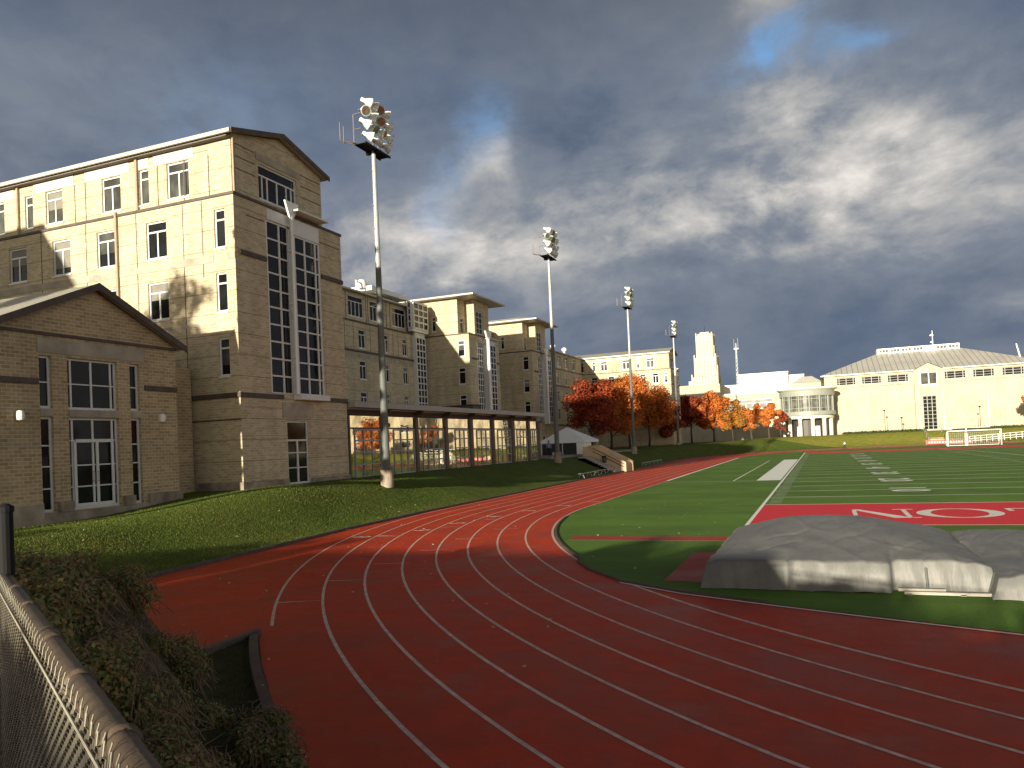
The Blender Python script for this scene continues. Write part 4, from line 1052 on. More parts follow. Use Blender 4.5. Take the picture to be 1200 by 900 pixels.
# rotunda
root = thing('rotunda', 'round glass drum on stone columns at the corner of the cream gymnasium', 'building', (-2.9, 184, 2.1))
CXR, CYR = -2.9, 184.0
q = MB(); q.lathe([(0, 13.2), (6.3, 13.1), (6.35, 12.85), (5.9, 12.6), (5.7, 12.5)], (CXR, CYR, 0), n=48); q.build('roof', 'white_stucco', root)
q = MB(); q.lathe([(5.65, 12.5), (5.75, 12.4), (5.75, 11.3), (5.4, 11.25)], (CXR, CYR, 0), n=48); q.lathe([(5.4, 8.0), (5.85, 7.95), (5.85, 7.1), (5.3, 7.1)], (CXR, CYR, 0), n=48); q.build('ring_band', 'green_grey', root)
q = MB(); q.lathe([(5.35, 8.0), (5.35, 11.25)], (CXR, CYR, 0), n=48); q.build('drum_glass', 'glass_blind', root)
q = MB()
for k in range(16):
    a = 2*PI*k/16+.1; x, y = CXR+5.55*math.cos(a), CYR+5.55*math.sin(a); q.tube((x, y, 7.9), (x, y, 11.4), .16, .16, 6)
    for s in (-.09, .09):
        x, y = CXR+5.45*math.cos(a+s), CYR+5.45*math.sin(a+s); q.tube((x, y, 7.9), (x, y, 11.3), .07, .07, 5)
for z in (8.6, 10.6): q.lathe([(5.38, z), (5.5, z), (5.5, z+.12), (5.38, z+.12)], (CXR, CYR, 0), n=48)
q.build('mullion', 'green_grey', root)
q = MB(); q.lathe([(5.3, 7.08), (5.45, 7.05), (5.45, 6.4), (4.6, 6.4)], (CXR, CYR, 0), n=48); q.build('architrave', 'stone_white', root)
q = MB(); q.lathe([(3.6, 2.0), (3.6, 6.4)], (CXR, CYR, 0), n=24); q.build('inner_drum', 'dark_frame', root)
for k in range(12):
    a = 2*PI*k/12+.22; x, y = CXR+4.95*math.cos(a), CYR+4.95*math.sin(a)
    q = MB(); q.lathe([(.50, 2.0), (.50, 2.3), (.42, 2.35), (.40, 6.1), (.5, 6.2), (.5, 6.4)], (x, y, 0), n=14); q.build('column', 'stone_white', root)
for dx in (-1.6, 1.9):
    q = MB(); q.box(CXR+dx-.55, CXR+dx+.55, 180.1, 180.25, 2.1, 4.7); q.build('display_panel', 'white_metal', root)

# buildings left of the rotunda
root = thing('beige_hall', 'beige low hall with a strip of windows left of the rotunda', 'building', (-20, 200, 2))
f = ('y', 195., -1); mb = MB(); facade(mb, f, -38, -8.8, 2., 13.45, [(-18.5, -10.5, 9.6, 12.0)], .3)
mb.quad((-38, 195, 13.45), (-8.8, 195, 13.45), (-8.8, 225, 13.45), (-38, 225, 13.45)); mb.box(-36, -23.4, 200, 225, 13.46, 16.6)
mb.build('wall', 'brick_pale', root); window(root, f, -18.5, -10.5, 9.6, 12.0, colw=[.2, .4, .6, .8], transom=.4, depth=.3, bar=.14, pane='glass_blind')
q = MB(); q.box(-38, -8.6, 194.7, 195.0-.003, 13.1, 13.6); q.build('parapet', 'stone_white', root)
q = MB(); q.add([(-21.8, 194.9, 11.8), (-18.9, 194.9, 11.8), (-18.9, 193.6, 10.6), (-21.8, 193.6, 10.6)], [(0, 1, 2, 3)]); q.box(-21.8, -18.9, 193.6, 194.9, 10.3, 10.55); q.build('awning', 'slate_blue', root)
root = thing('white_tower_block', 'bright white rooftop block between the stone tower and the rotunda', 'building', (-15, 240, 2))
mb = MB(); f = ('y', 230., -1)
mb.box(-21.8, -8.25, 230, 250, 2, 20.5); mb.box(-28.0, -21.82, 232, 250, 2, 18.0); mb.box(-8.23, -4.1, 232, 250, 2, 19.6); mb.box(-4.08, 3., 234, 250, 2, 17.2)
mb.build('wall', 'white_stucco', root)
q = MB(); q.box(-22.0, -8.1, 229.8, 250.1, 20.503, 20.75); q.box(-8.3, -4.0, 231.8, 250, 19.603, 19.8); q.build('parapet', 'white_metal', root)
q = MB()
for z in (16.4, 17.1, 17.8, 18.4): q.box(-18.0, -15.8, 229.85, 229.997, z, z+.28)
q.build('louvre', 'grey_frame', root)
q = MB(); q.add([(-7.4, 226, 16.9), (.7, 226, 16.9), (.7, 234, 16.9), (-7.4, 234, 16.9), (-4.8, 230, 18.9), (-2, 230, 18.9)], [(0, 1, 5, 4), (1, 2, 5), (2, 3, 4, 5), (3, 0, 4), (0, 1, 2, 3)]); q.build('pale_roof', 'roof_metal', root)
q = MB(); q.box(-7.4, .7, 226, 233.9, 2, 16.88); q.build('rear_wing', 'brick_pale', root)

# stone skyscraper
root = thing('stone_tower', 'tall stepped limestone tower rising far behind the orange trees', 'skyscraper', (-95, 710, 0))
mb = MB()
mb.box(-105.5, -83.2, 700, 722, 0, 56); mb.box(-103.0, -84.6, 702, 720, 56, 73.5); mb.box(-100.8, -87.2, 703, 718, 73.5, 93.0)
mb.box(-109, -105.52, 702, 720, 0, 53); mb.box(-83.18, -81.6, 702, 720, 0, 46); mb.box(-84.58, -83.2, 704, 718, 56.01, 66); mb.box(-87.18, -85.6, 705, 717, 73.51, 84); mb.box(-98, -90, 706, 714, 95.01, 96.5)
mb.box(-99.6, -88.4, 704, 716, 93, 95)
mb.build('shaft', 'limestone', root)
q = MB()
for x0, x1, y, z0, z1, n in ((-105.5, -83.2, 700, 0, 57.5, 8), (-103, -84.6, 702, 56, 75, 7), (-100.8, -87.2, 703, 73.5, 94.5, 5)):
    for k in range(n+1):
        x = x0+(x1-x0)*k/n; q.box(x-.45, x+.45, y-.9, y-.02, z0, z1+(1.2 if k in (0, n) else 0))
for z0, z1, X in ((0, 57, -83.2), (56, 75, -84.6), (73.5, 94.5, -87.2)):
    for y in (704, 708, 712, 716): q.box(X+.02, X+.9, y-.5, y+.5, z0, z1)
q.build('buttress', 'limestone', root)
q = MB()
for x0, x1, y, z0, z1, n in ((-105.5, -83.2, 700, 10, 55, 8), (-103, -84.6, 702, 57, 72, 7), (-100.8, -87.2, 703, 75, 91, 5)):
    for k in range(n):
        x = x0+(x1-x0)*(k+.5)/n; q.box(x-.4, x+.4, y-.06, y-.01, z0, z1)
q.build('window_strip', 'tower_strip', root)
q = MB(); q.tube((-94, 710, 95), (-94, 710, 103), .25, .1, 5); q.build('finial', 'dark_metal', root)
# lattice antenna
root = thing('antenna_mast', 'thin grey lattice antenna mast right of the stone tower', 'antenna', (-57, 600, 0))
q = MB(); zz = 0
cs = [(-58, 599), (-56, 599), (-57, 600.7)]
for c in cs: q.tube((c[0], c[1], 0), (c[0]*.0+(-57+(c[0]+57)*.5), c[1], 68), .22, .18, 5)
for i in range(23):
    z = i*3
    for j in range(3):
        a, b = cs[j], cs[(j+1) % 3]; s0 = 1-.5*z/68; s1 = 1-.5*(z+3)/68
        q.tube((-57+(a[0]+57)*s0, a[1], z), (-57+(b[0]+57)*s1, b[1], min(z+3, 68)), .09, .09, 4)
q.build('lattice', 'steel_galv', root)
q = MB(); q.box(-58.6, -55.4, 599.4, 600.6, 67.5, 68.3)
q.tube((-58.4, 600, 68.3), (-58.4, 600, 75.5), .2, .15, 5); q.tube((-55.6, 600, 68.3), (-55.6, 600, 76), .2, .15, 5); q.tube((-57, 600, 60), (-57, 600, 72), .5, .4, 6)
q.build('antenna_rods', 'steel_galv', root)

# ------------------------------------------------------------------ trees
def leaf_cloud(mb, blobs, n, size, rng, flat=.6):
    tot = sum(b[3]**2 for b in blobs); V, Fc = mb.v, mb.f
    for (x, y, z, r) in blobs:
        k = int(n*r*r/tot)
        for _ in range(k):
            while True:
                d = Vector((rng.gauss(0, 1), rng.gauss(0, 1), rng.gauss(0, 1)))
                if d.length > .1: break
            d.normalize(); rad = r*(rng.random()**.38)*(1+.28*noise.noise((d.x*2.3+x, d.y*2.3+y, d.z*2.3+z)))
            p = Vector((x, y, z))+Vector((d.x*rad, d.y*rad, d.z*rad*.82))
            nrm = (d+Vector((rng.uniform(-1, 1), rng.uniform(-1, 1), rng.uniform(-.2, 1.2)))*.8).normalized()
            a = nrm.orthogonal().normalized(); b = nrm.cross(a); t = rng.uniform(0, 6.28)
            u = a*math.cos(t)+b*math.sin(t); v = nrm.cross(u); s = size*rng.uniform(.6, 1.3)
            i = len(V)
            V.extend([tuple(p-u*s), tuple(p+v*s*flat), tuple(p+u*s), tuple(p-v*s*flat)])
            Fc.append((i, i+1, i+2, i+3)); mb.m.append(0)
def tree(label, x, y, zb, h, r, leaf, seed, n=9000, size=.24, trunk_h=.22, group='autumn trees', name='maple_tree', cat='tree', blobn=16, tr=.2):
    rng = random.Random(seed)
    root = thing(name, label, cat, (x, y, zb), group)
    cz = zb+h*(trunk_h+(1-trunk_h)/2); ch = h*(1-trunk_h)/2
    blobs = []
    for i in range(blobn):
        a = rng.uniform(0, 6.28); q = rng.random()**.5; lev = rng.uniform(-.8, .85)
        wid = math.sqrt(max(.05, 1-(lev*.95)**2))
        br = r*rng.uniform(.26, .42)
        blobs.append((x+math.cos(a)*q*(r-br*.7)*wid, y+math.sin(a)*q*(r-br*.7)*wid, cz+lev*(ch-br*.6), br))
    blobs.append((x, y, cz+.1*ch, r*.5))
    t = MB(); th = h*trunk_h
    p = Vector((x, y, zb-.2)); q = Vector((x+rng.uniform(-.2, .2), y, zb+th*1.1)); top = Vector((x+rng.uniform(-.3, .3), y, zb+h*.75))
    t.tube(p, q, tr*1.25, tr*.9, 8); t.tube(q, top, tr*.9, tr*.25, 7)
    for b in blobs:
        s = q.lerp(top, max(0, min(.9, (b[2]-q.z)/(top.z-q.z)-.25))); e = Vector(b[:3])
        m_ = s.lerp(e, .5)+Vector((0, 0, .15*r*.3)); t.tube(s, m_, tr*.42, tr*.28, 5); t.tube(m_, e, tr*.28, tr*.08, 5)
        for k in range(3):
            e2 = e+Vector((rng.uniform(-1, 1), rng.uniform(-1, 1), rng.uniform(-.2, 1)))*b[3]*.9; t.tube(m_.lerp(e, .6), e2, tr*.13, tr*.04, 4)
    t.build('trunk', 'bark', root)
    mb = MB(); leaf_cloud(mb, blobs, n, size, rng); mb.build('crown', leaf, root)
    return root
G1 = 'autumn trees on the terrace behind the tent'; G2 = 'autumn trees in front of the beige hall'
tree('dark red maple nearest the tent, left of the orange ones', -31.5, 110, 2.0, 11.4, 5.2, 'leaf_red', 1, 14000, .17, group=G1, trunk_h=.13)
tree('bright orange maple with the sun on its whole upper crown', -31.2, 120, 2.0, 12.8, 6.0, 'leaf_orange', 2, 22000, .17, group=G1, trunk_h=.13)
tree('orange maple behind the third floodlight pole', -31.0, 132, 2.0, 13.6, 6.4, 'leaf_orange', 3, 22000, .18, group=G1, trunk_h=.13)
tree('wide orange maple touching the farthest dormitory wing', -30.2, 144, 2.0, 12.2, 6.0, 'leaf_orange', 4, 16000, .19, group=G1, trunk_h=.13)
tree('small crimson maple at the right foot of the orange group', -28.2, 153, 2.0, 8.8, 3.8, 'leaf_red', 5, 8000, .2, group=G1, trunk_h=.14)
tree('dark red maple just right of the white bay mast', -26.0, 168, 2.2, 11.2, 4.8, 'leaf_red', 6, 12000, .21, group=G2, trunk_h=.16)
tree('tallest orange maple of the right-hand row', -21.6, 170, 2.2, 11.6, 4.4, 'leaf_orange', 7, 13000, .21, group=G2, trunk_h=.16)
tree('half green half gold maple in the right-hand row', -17.6, 171, 2.2, 9.2, 3.6, 'leaf_gold', 8, 10000, .21, group=G2, trunk_h=.18)
tree('round orange maple second from the rotunda', -14.0, 172.5, 2.2, 8.4, 2.9, 'leaf_orange', 9, 8000, .2, group=G2, trunk_h=.2)
tree('two-lobed red-orange maple beside the rotunda', -10.5, 173.5, 2.2, 8.3, 2.7, 'leaf_orange', 10, 7500, .2, group=G2, trunk_h=.25)
tree('slim brownish tree touching the rotunda columns', -8.2, 175, 2.2, 6.2, 1.5, 'leaf_red', 11, 2400, .18, group=G2, trunk_h=.25)
tree('orange tree cut by the right frame edge before the gymnasium', 39.0, 177, 2.3, 8.2, 3.1, 'leaf_orange', 12, 6000, .22, group='autumn trees east of the field')
root = thing('east_hall', 'long pale brick hall beyond the far corner of the stadium', 'building', (92, 210, 2))
q = MB(); f = ('y', 200., -1); facade(q, f, 54, 130, 1.0, 15.0, [(a, a+3, c, c+2.2) for a in range(58, 126, 8) for c in (4, 8.5)], .2); q.box(54, 130, 200.3, 220, 1, 15); q.build('wall', 'brick_pale', root)
for a in range(58, 126, 8):
    for c in (4, 8.5): window(root, f, a, a+3, c, c+2.2, depth=.2)
q = MB(); q.box(53.5, 130.5, 199.5, 220.5, 15.003, 15.5); q.build('roof', 'roof_metal', root)
for i, (x, y) in enumerate([(50, 168), (57, 160), (66, 154), (72, 140), (78, 122), (82, 106), (84, 90), (86, 74)]):
    tree('autumn tree in the row along the far side of the stadium', x, y, 1.2, 11+i % 3, 5.5, ('leaf_orange', 'leaf_red', 'leaf_gold')[i % 3], 30+i, 3500, .4, group='autumn trees east of the field')

# ------------------------------------------------------------------ low hedge, small things by the gymnasium
hd = MB(); rng = random.Random(3)
for k in range(60): pass
leaf_cloud(hd, [(4.5+i*.7, 183.2+.3*math.sin(i), 2.75, .55) for i in range(23)], 5000, .13, rng)
tag(hd.build('hedge', 'leaf_green'), 'low dark clipped hedge along the foot of the gymnasium wall left of its door', 'hedge')
hd = MB(); leaf_cloud(hd, [(25.5+i*.7, 183.2+.3*math.sin(i), 2.75, .5) for i in range(22)], 4200, .13, rng)
tag(hd.build('hedge', 'leaf_green'), 'low dark clipped hedge along the foot of the gymnasium wall right of its door', 'hedge')
# steps/ramp brown
root = thing('bank_stairs', 'tan steps running down the bank from the gymnasium door', 'stairs', (21.3, 176, 0))
q = MB()
for k in range(12): q.box(19.6, 22.4, 170.5+k*.95, 182, .1+k*.22-.3, .1+k*.22)
q.build('steps', 'concrete_tan', root)
q = MB()
for x in (19.5, 22.5): q.tube((x, 170.5, 1.0), (x, 181.5, 3.6), .05); [q.tube((x, 170.5+k*2.75, .2+k*.62), (x, 170.5+k*2.75, 1.0+k*.65), .04) for k in range(5)]
q.build('handrail', 'grey_frame', root)
root = thing('field_banner', 'long red banner with pale lettering on the rail behind the goal', 'banner', (22, 166, 0))
q = MB(); q.box(18.2, 25.9, 165.9, 165.96, .12, .85); q.build('cloth', 'red_banner', root)
q = MB()
for k in range(16): q.box(18.6+k*.45, 18.6+k*.45+.27, 165.86, 165.895, .3, .66)
q.build('lettering', 'pink_letters', root)
for x in (18.2, 22, 25.9):
    q = MB(); q.tube((x, 166, 0), (x, 166, 1.0), .04); q.build('post', 'grey_frame', root)
root = thing('ramp_railing', 'white tubular ramp railing beyond the goal at right', 'railing', (31, 168, .5))
q = MB()
for a in range(16):
    x = 25.7+a*.95; z = .35+a*.055; q.tube((x, 168, z-.3), (x, 168, z+.95), .045)
for dz in (.95, .5, .1): q.tube((25.7, 168, .35+dz), (40, 168, 1.18+dz), .045)
q.build('rails', 'white_metal', root)
# soccer goal
root = thing('soccer_goal', 'white soccer goal standing on the far edge of the turf', 'goal', (23.7, 149.5, 0))
q = MB(); xa, xb, y = 19.75, 27.6, 150.
q.tube((xa, y, 0), (xa, y, 2.55), .09); q.tube((xb, y, 0), (xb, y, 2.55), .09); q.tube((xa-.06, y, 2.55), (xb+.06, y, 2.55), .09); q.build('goal_frame', 'white_metal', root)
q = MB()
for x in (xa, xb): q.tube((x, y, 2.5), (x, y+1.0, 2.45), .04); q.tube((x, y+1.0, 2.45), (x, y+2.2, 0), .04); q.tube((x, y, .05), (x, y+2.2, .05), .04)
q.tube((xa, y+2.2, .05), (xb, y+2.2, .05), .04); q.build('rear_frame', 'white_metal', root)
q = MB()
for k in range(27):
    x = xa+(xb-xa)*k/26; q.tube((x, y+1.0, 2.45), (x, y+2.2, .05), .008, .008, 3)
for k in range(9):
    t = k/8; q.tube((xa, y+1+1.2*t, 2.45-2.4*t), (xb, y+1+1.2*t, 2.45-2.4*t), .008, .008, 3)
q.build('net', 'white_cloth', root)
root = thing('football_goalpost', 'football goalpost with padded central post and thin uprights behind the soccer goal', 'goalpost', (22.7, 151.5, 0))
q = MB(); q.tube((22.8, 152, 0), (22.8, 152, 2.2), .22, .22, 10); q.build('post_pad', 'white_cloth', root)
q = MB(); q.tube((22.8, 152, 2.2), (22.8, 151.6, 3.05), .09); q.tube((19.6, 151.6, 3.05), (26.3, 151.6, 3.05), .07); q.tube((19.6, 151.6, 3.05), (19.6, 151.6, 9.5), .045); q.tube((26.3, 151.6, 3.05), (26.3, 151.6, 9.4), .045)
q.build('uprights', 'white_metal', root)

# ------------------------------------------------------------------ floodlight poles
def flood_proto():
    root = thing('floodlight_pole', 'tall floodlight pole nearest the camera, rising in front of the glass arcade', 'floodlight', (0, 0, 0), 'stadium floodlight poles', local=True)
    q = MB(); q.tube((0, 0, -.6), (0, 0, .5), .40, .40, 20); q.build('footing', 'stone_base', root)
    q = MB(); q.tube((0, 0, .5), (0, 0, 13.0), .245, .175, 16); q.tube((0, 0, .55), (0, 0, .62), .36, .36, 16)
    q.build('shade_toned_lower_pole', 'steel_dull_shade', root, smooth=False)  # shade on the lower shaft is put into this darker steel
    q = MB(); q.tube((0, 0, 13.0), (0, 0, 20.3), .17, .13, 16)
    for k in range(9):
        z = 13.2+k*.72; q.tube((0, 0, z), (0, -.36, z+.02), .014, .014, 5)
    q.build('upper_pole', 'steel_galv', root)
    q = MB(); q.box(-.38, .3, -1.4, 1.4, 20.28, 20.31); q.box(-.42, -.36, -1.45, 1.45, 20.22, 20.36); q.box(.3, .36, -1.45, 1.45, 20.22, 20.36)
    q.box(-.5, .5, -.1, .1, 20.1, 20.28); q.build('platform', 'dark_metal', root)
    q = MB()
    q.path([(-.55, -1.5, 20.4), (-1.0, -2.1, 20.4), (-1.0, -2.1, 21.5)], .025); q.path([(-.55, -1.1, 20.4), (-1.0, -1.7, 20.4), (-1.0, -1.7, 21.4)], .03)
    q.path([(-.45, -1.45, 20.4), (-.45, -1.45, 22.1), (-.1, -1.2, 22.25)], .03); q.path([(-.5, 1.4, 20.4), (-.5, 1.4, 21.8)], .03)
    q.path([(-.45, -1.45, 21.2), (-.1, -1.2, 21.3)], .025); q.tube((-.55, -1.5, 20.4), (-.5, 1.4, 20.4), .03)
    q.build('ladder_frame', 'copper_pipe', root)
    q = MB(); q.tube((0, 0, 20.3), (0, 0, 23.2), .08, .06, 8)
    for z, w_ in ((20.9, 1.3), (21.6, 1.5), (22.3, 1.5), (22.95, 1.2)): q.tube((0, -w_, z), (0, w_, z), .045, .045, 6)
    q.build('crossarm', 'steel_dull_shade', root)
    rng = random.Random(5)
    spots = [(z, y) for z, n, w_ in ((22.95, 4, 1.05), (22.3, 4, 1.3), (21.6, 4, 1.3), (20.9, 3, 1.0)) for y in [-w_+2*w_*i/(n-1) for i in range(n)]]
    for z, y in spots:
        aim = Vector((.9, rng.uniform(-.15, 1.5) if rng.random() > .15 else -.6, rng.uniform(-.75, -.3))).normalized()
        c = Vector((.22, y, z))
        q = MB(); q.lathe([(.0, -.32), (.12, -.30), (.14, -.05), (.17, .0), (.26, .16), (.325, .34), (.335, .38), (.30, .38), (.0, .30)], c, aim, 14)
        q.tube((0, y, z), c-aim*.1, .04, .04, 5)
        fl = q.build('floodlight', 'lamp_white', root, smooth=True)
        g = MB(); g.lathe([(.30, .375), (.0, .36)], c, aim, 14); p = g.build('lens', 'lamp_lens'); p.parent = fl
    return root
fl0 = flood_proto()
labs = ['tall floodlight pole nearest the camera, rising in front of the glass arcade', 'second nearest floodlight pole, standing left of the white tent',
        'third floodlight pole, in front of the brightest orange maple', 'farthest floodlight pole, beside the farthest dormitory wing']
for i, (y, zb) in enumerate([(41.3, 1.86), (74.4, 2.1), (108.7, 2.05), (145.3, 2.1)]):
    o = fl0 if i == 0 else copy_tree(fl0, loc=(-25, y, zb))
    o.location = (-25, y, zb); o['label'] = labs[i]

# ------------------------------------------------------------------ tent, stairs, benches, bins, people
root = thing('event_tent', 'white peaked event tent with dark mesh side walls on the plaza', 'tent', (-29.3, 92.5, 2))
xa, xb, ya, yb, ze, zt, zb = -32.1, -26.7, 89.5, 95.6, 3.75, 5.45, 1.95
q = MB(); c = ((xa+xb)/2-.3, (ya+yb)/2, zt); e = .15
V = [(xa-e, ya-e, ze), (xb+e, ya-e, ze), (xb+e, yb+e, ze), (xa-e, yb+e, ze), c]
V2 = [(x, y, z-.28) for x, y, z in V[:4]]
q.add(V+V2, [(0, 1, 4), (1, 2, 4), (2, 3, 4), (3, 0, 4), (0, 5, 6, 1), (1, 6, 7, 2), (2, 7, 8, 3), (3, 8, 5, 0)]); q.build('canopy', 'white_cloth', root)
q = MB()
for x, y in ((xa, ya), (xb, ya), (xb, yb), (xa, yb), ((xa+xb)/2, ya)): q.tube((x, y, zb), (x, y, ze), .05)
q.tube((xa, ya, ze-.05), (xb, ya, ze-.05), .04); q.build('poles', 'white_metal', root)
q = MB(); q.box(xa+.08, xb-.1, ya+.02, ya+.05, zb+.12, ze-.3); q.box(xa+.03, xa+.06, ya+.1, yb, zb+.1, ze-.3); q.build('mesh_wall', 'mesh_cloth', root)
q = MB()
for k in range(9):
    y = ya+.2+k*.34; q.box(xb-.03+.03*(k % 2), xb+.0+.03*(k % 2), y, y+.34, zb+.05, ze-.3)
q.box(xb-.9, xb-.05, ya-.02, ya+.015, zb+.05, ze-.3)
q.build('side_curtain', 'white_cloth', root)
q = MB(); q.box(xa+1.5, xa+1.9, ya-.3, ya-.05, zb, zb+.45); q.build('ballast_block', 'white_metal', root)

root = thing('concrete_stairs', 'concrete stairs with tan sloping cheek wall dropping from the plaza to the track', 'stairs', (-22.8, 84.5, 0))
q = MB(); nst = 12
for k in range(nst):
    x1 = -20.95-k*.32; q.box(-25.5, x1, 82.9, 85.25, -.2, .04+k*.165)
q.build('steps', 'concrete', root)
q = MB()
def cheek(q, y0, y1, xs_):
    (xa, za), (xb, zb_), (xc, zc_) = xs_
    prof = [(xa, -.3), (xa, za), (xb, zb_), (xc, zc_), (xc, -.3)]
    n = len(prof); q.add([(x, y0, z) for x, z in prof]+[(x, y1, z) for x, z in prof], [tuple(range(n)), tuple(range(2*n-1, n-1, -1))]+[(i, (i+1) % n, n+(i+1) % n, n+i) for i in range(n)])
cheek(q, 85.27, 85.6, ((-20.6, 1.05), (-24.4, 2.95), (-25.6, 2.95)))
cheek(q, 87.3, 87.63, ((-20.3, 1.15), (-24.0, 3.05), (-25.6, 3.05)))
q.box(-20.75, -20.58, 85.61, 87.29, -.3, 1.04)
q.add([(-20.76, 85.61, .9), (-24.4, 85.61, 2.72), (-24.4, 87.29, 2.72), (-20.76, 87.29, .9)], [(0, 1, 2, 3)])
q.build('cheek_wall', 'concrete_tan', root)
for dz in (.55, .2):
    q = MB(); q.tube((-20.8, 85.2, .95-dz+.1), (-24.4, 85.2, 2.85-dz+.1), .03); q.build('handrail', 'dark_metal', root)
q = MB(); 
for x, z in ((-20.5, .0), (-22.2, .9), (-24.0, 1.8)): q.tube((x, 88.2, z), (x, 88.2, z+1.), .03)
q.tube((-20.4, 88.2, 1.0), (-24.2, 88.2, 2.9), .03); q.build('handrail', 'dark_metal', root)
def bench(label, y0, y1, x=-21.3):
    root = thing('bleacher_bench', label, 'bench', (x, (y0+y1)/2, .1), 'long aluminium benches beside the track')
    q = MB(); q.box(x-.14, x+.14, y0, y1, .52, .56); q.build('seat', 'steel_galv', root)
    n = 5
    for k in range(n):
        y = y0+.8+(y1-y0-1.6)*k/(n-1); q = MB(); q.tube((x+.12, y, .5), (x+.28, y, .02), .028); q.tube((x-.1, y, .5), (x-.3, y, .1), .028); q.tube((x-.1, y, .4), (x+.2, y, .3), .02); q.build('leg', 'steel_galv', root)
bench('long aluminium bench on the grass left of the concrete stairs', 69.5, 81.5)
bench('long aluminium bench on the grass right of the concrete stairs', 97, 109)
for lab, x, y, z, s in (('small dark green litter bin on the stairs cheek', -23.0, 84.9, 1.1, .8), ('large dark litter bin left of the tent', -29.5, 80.6, 2.05, 1.35), ('second large dark bin pushed against the brick corner', -30.6, 81.2, 2.05, 1.3)):
    root = thing('litter_bin', lab, 'bin', (x, y, z))
    q = MB(); q.lathe([(.0, 0), (.26*s, 0), (.30*s, .1*s), (.32*s, .75*s)], (x, y, z), n=14); q.build('body', 'bin_green' if s < 1 else 'dark_metal', root)
    q = MB(); q.lathe([(.34*s, .75*s), (.34*s, .82*s), (.2*s, .93*s), (0, .95*s)], (x, y, z), n=14); q.build('lid', 'dark_metal', root)

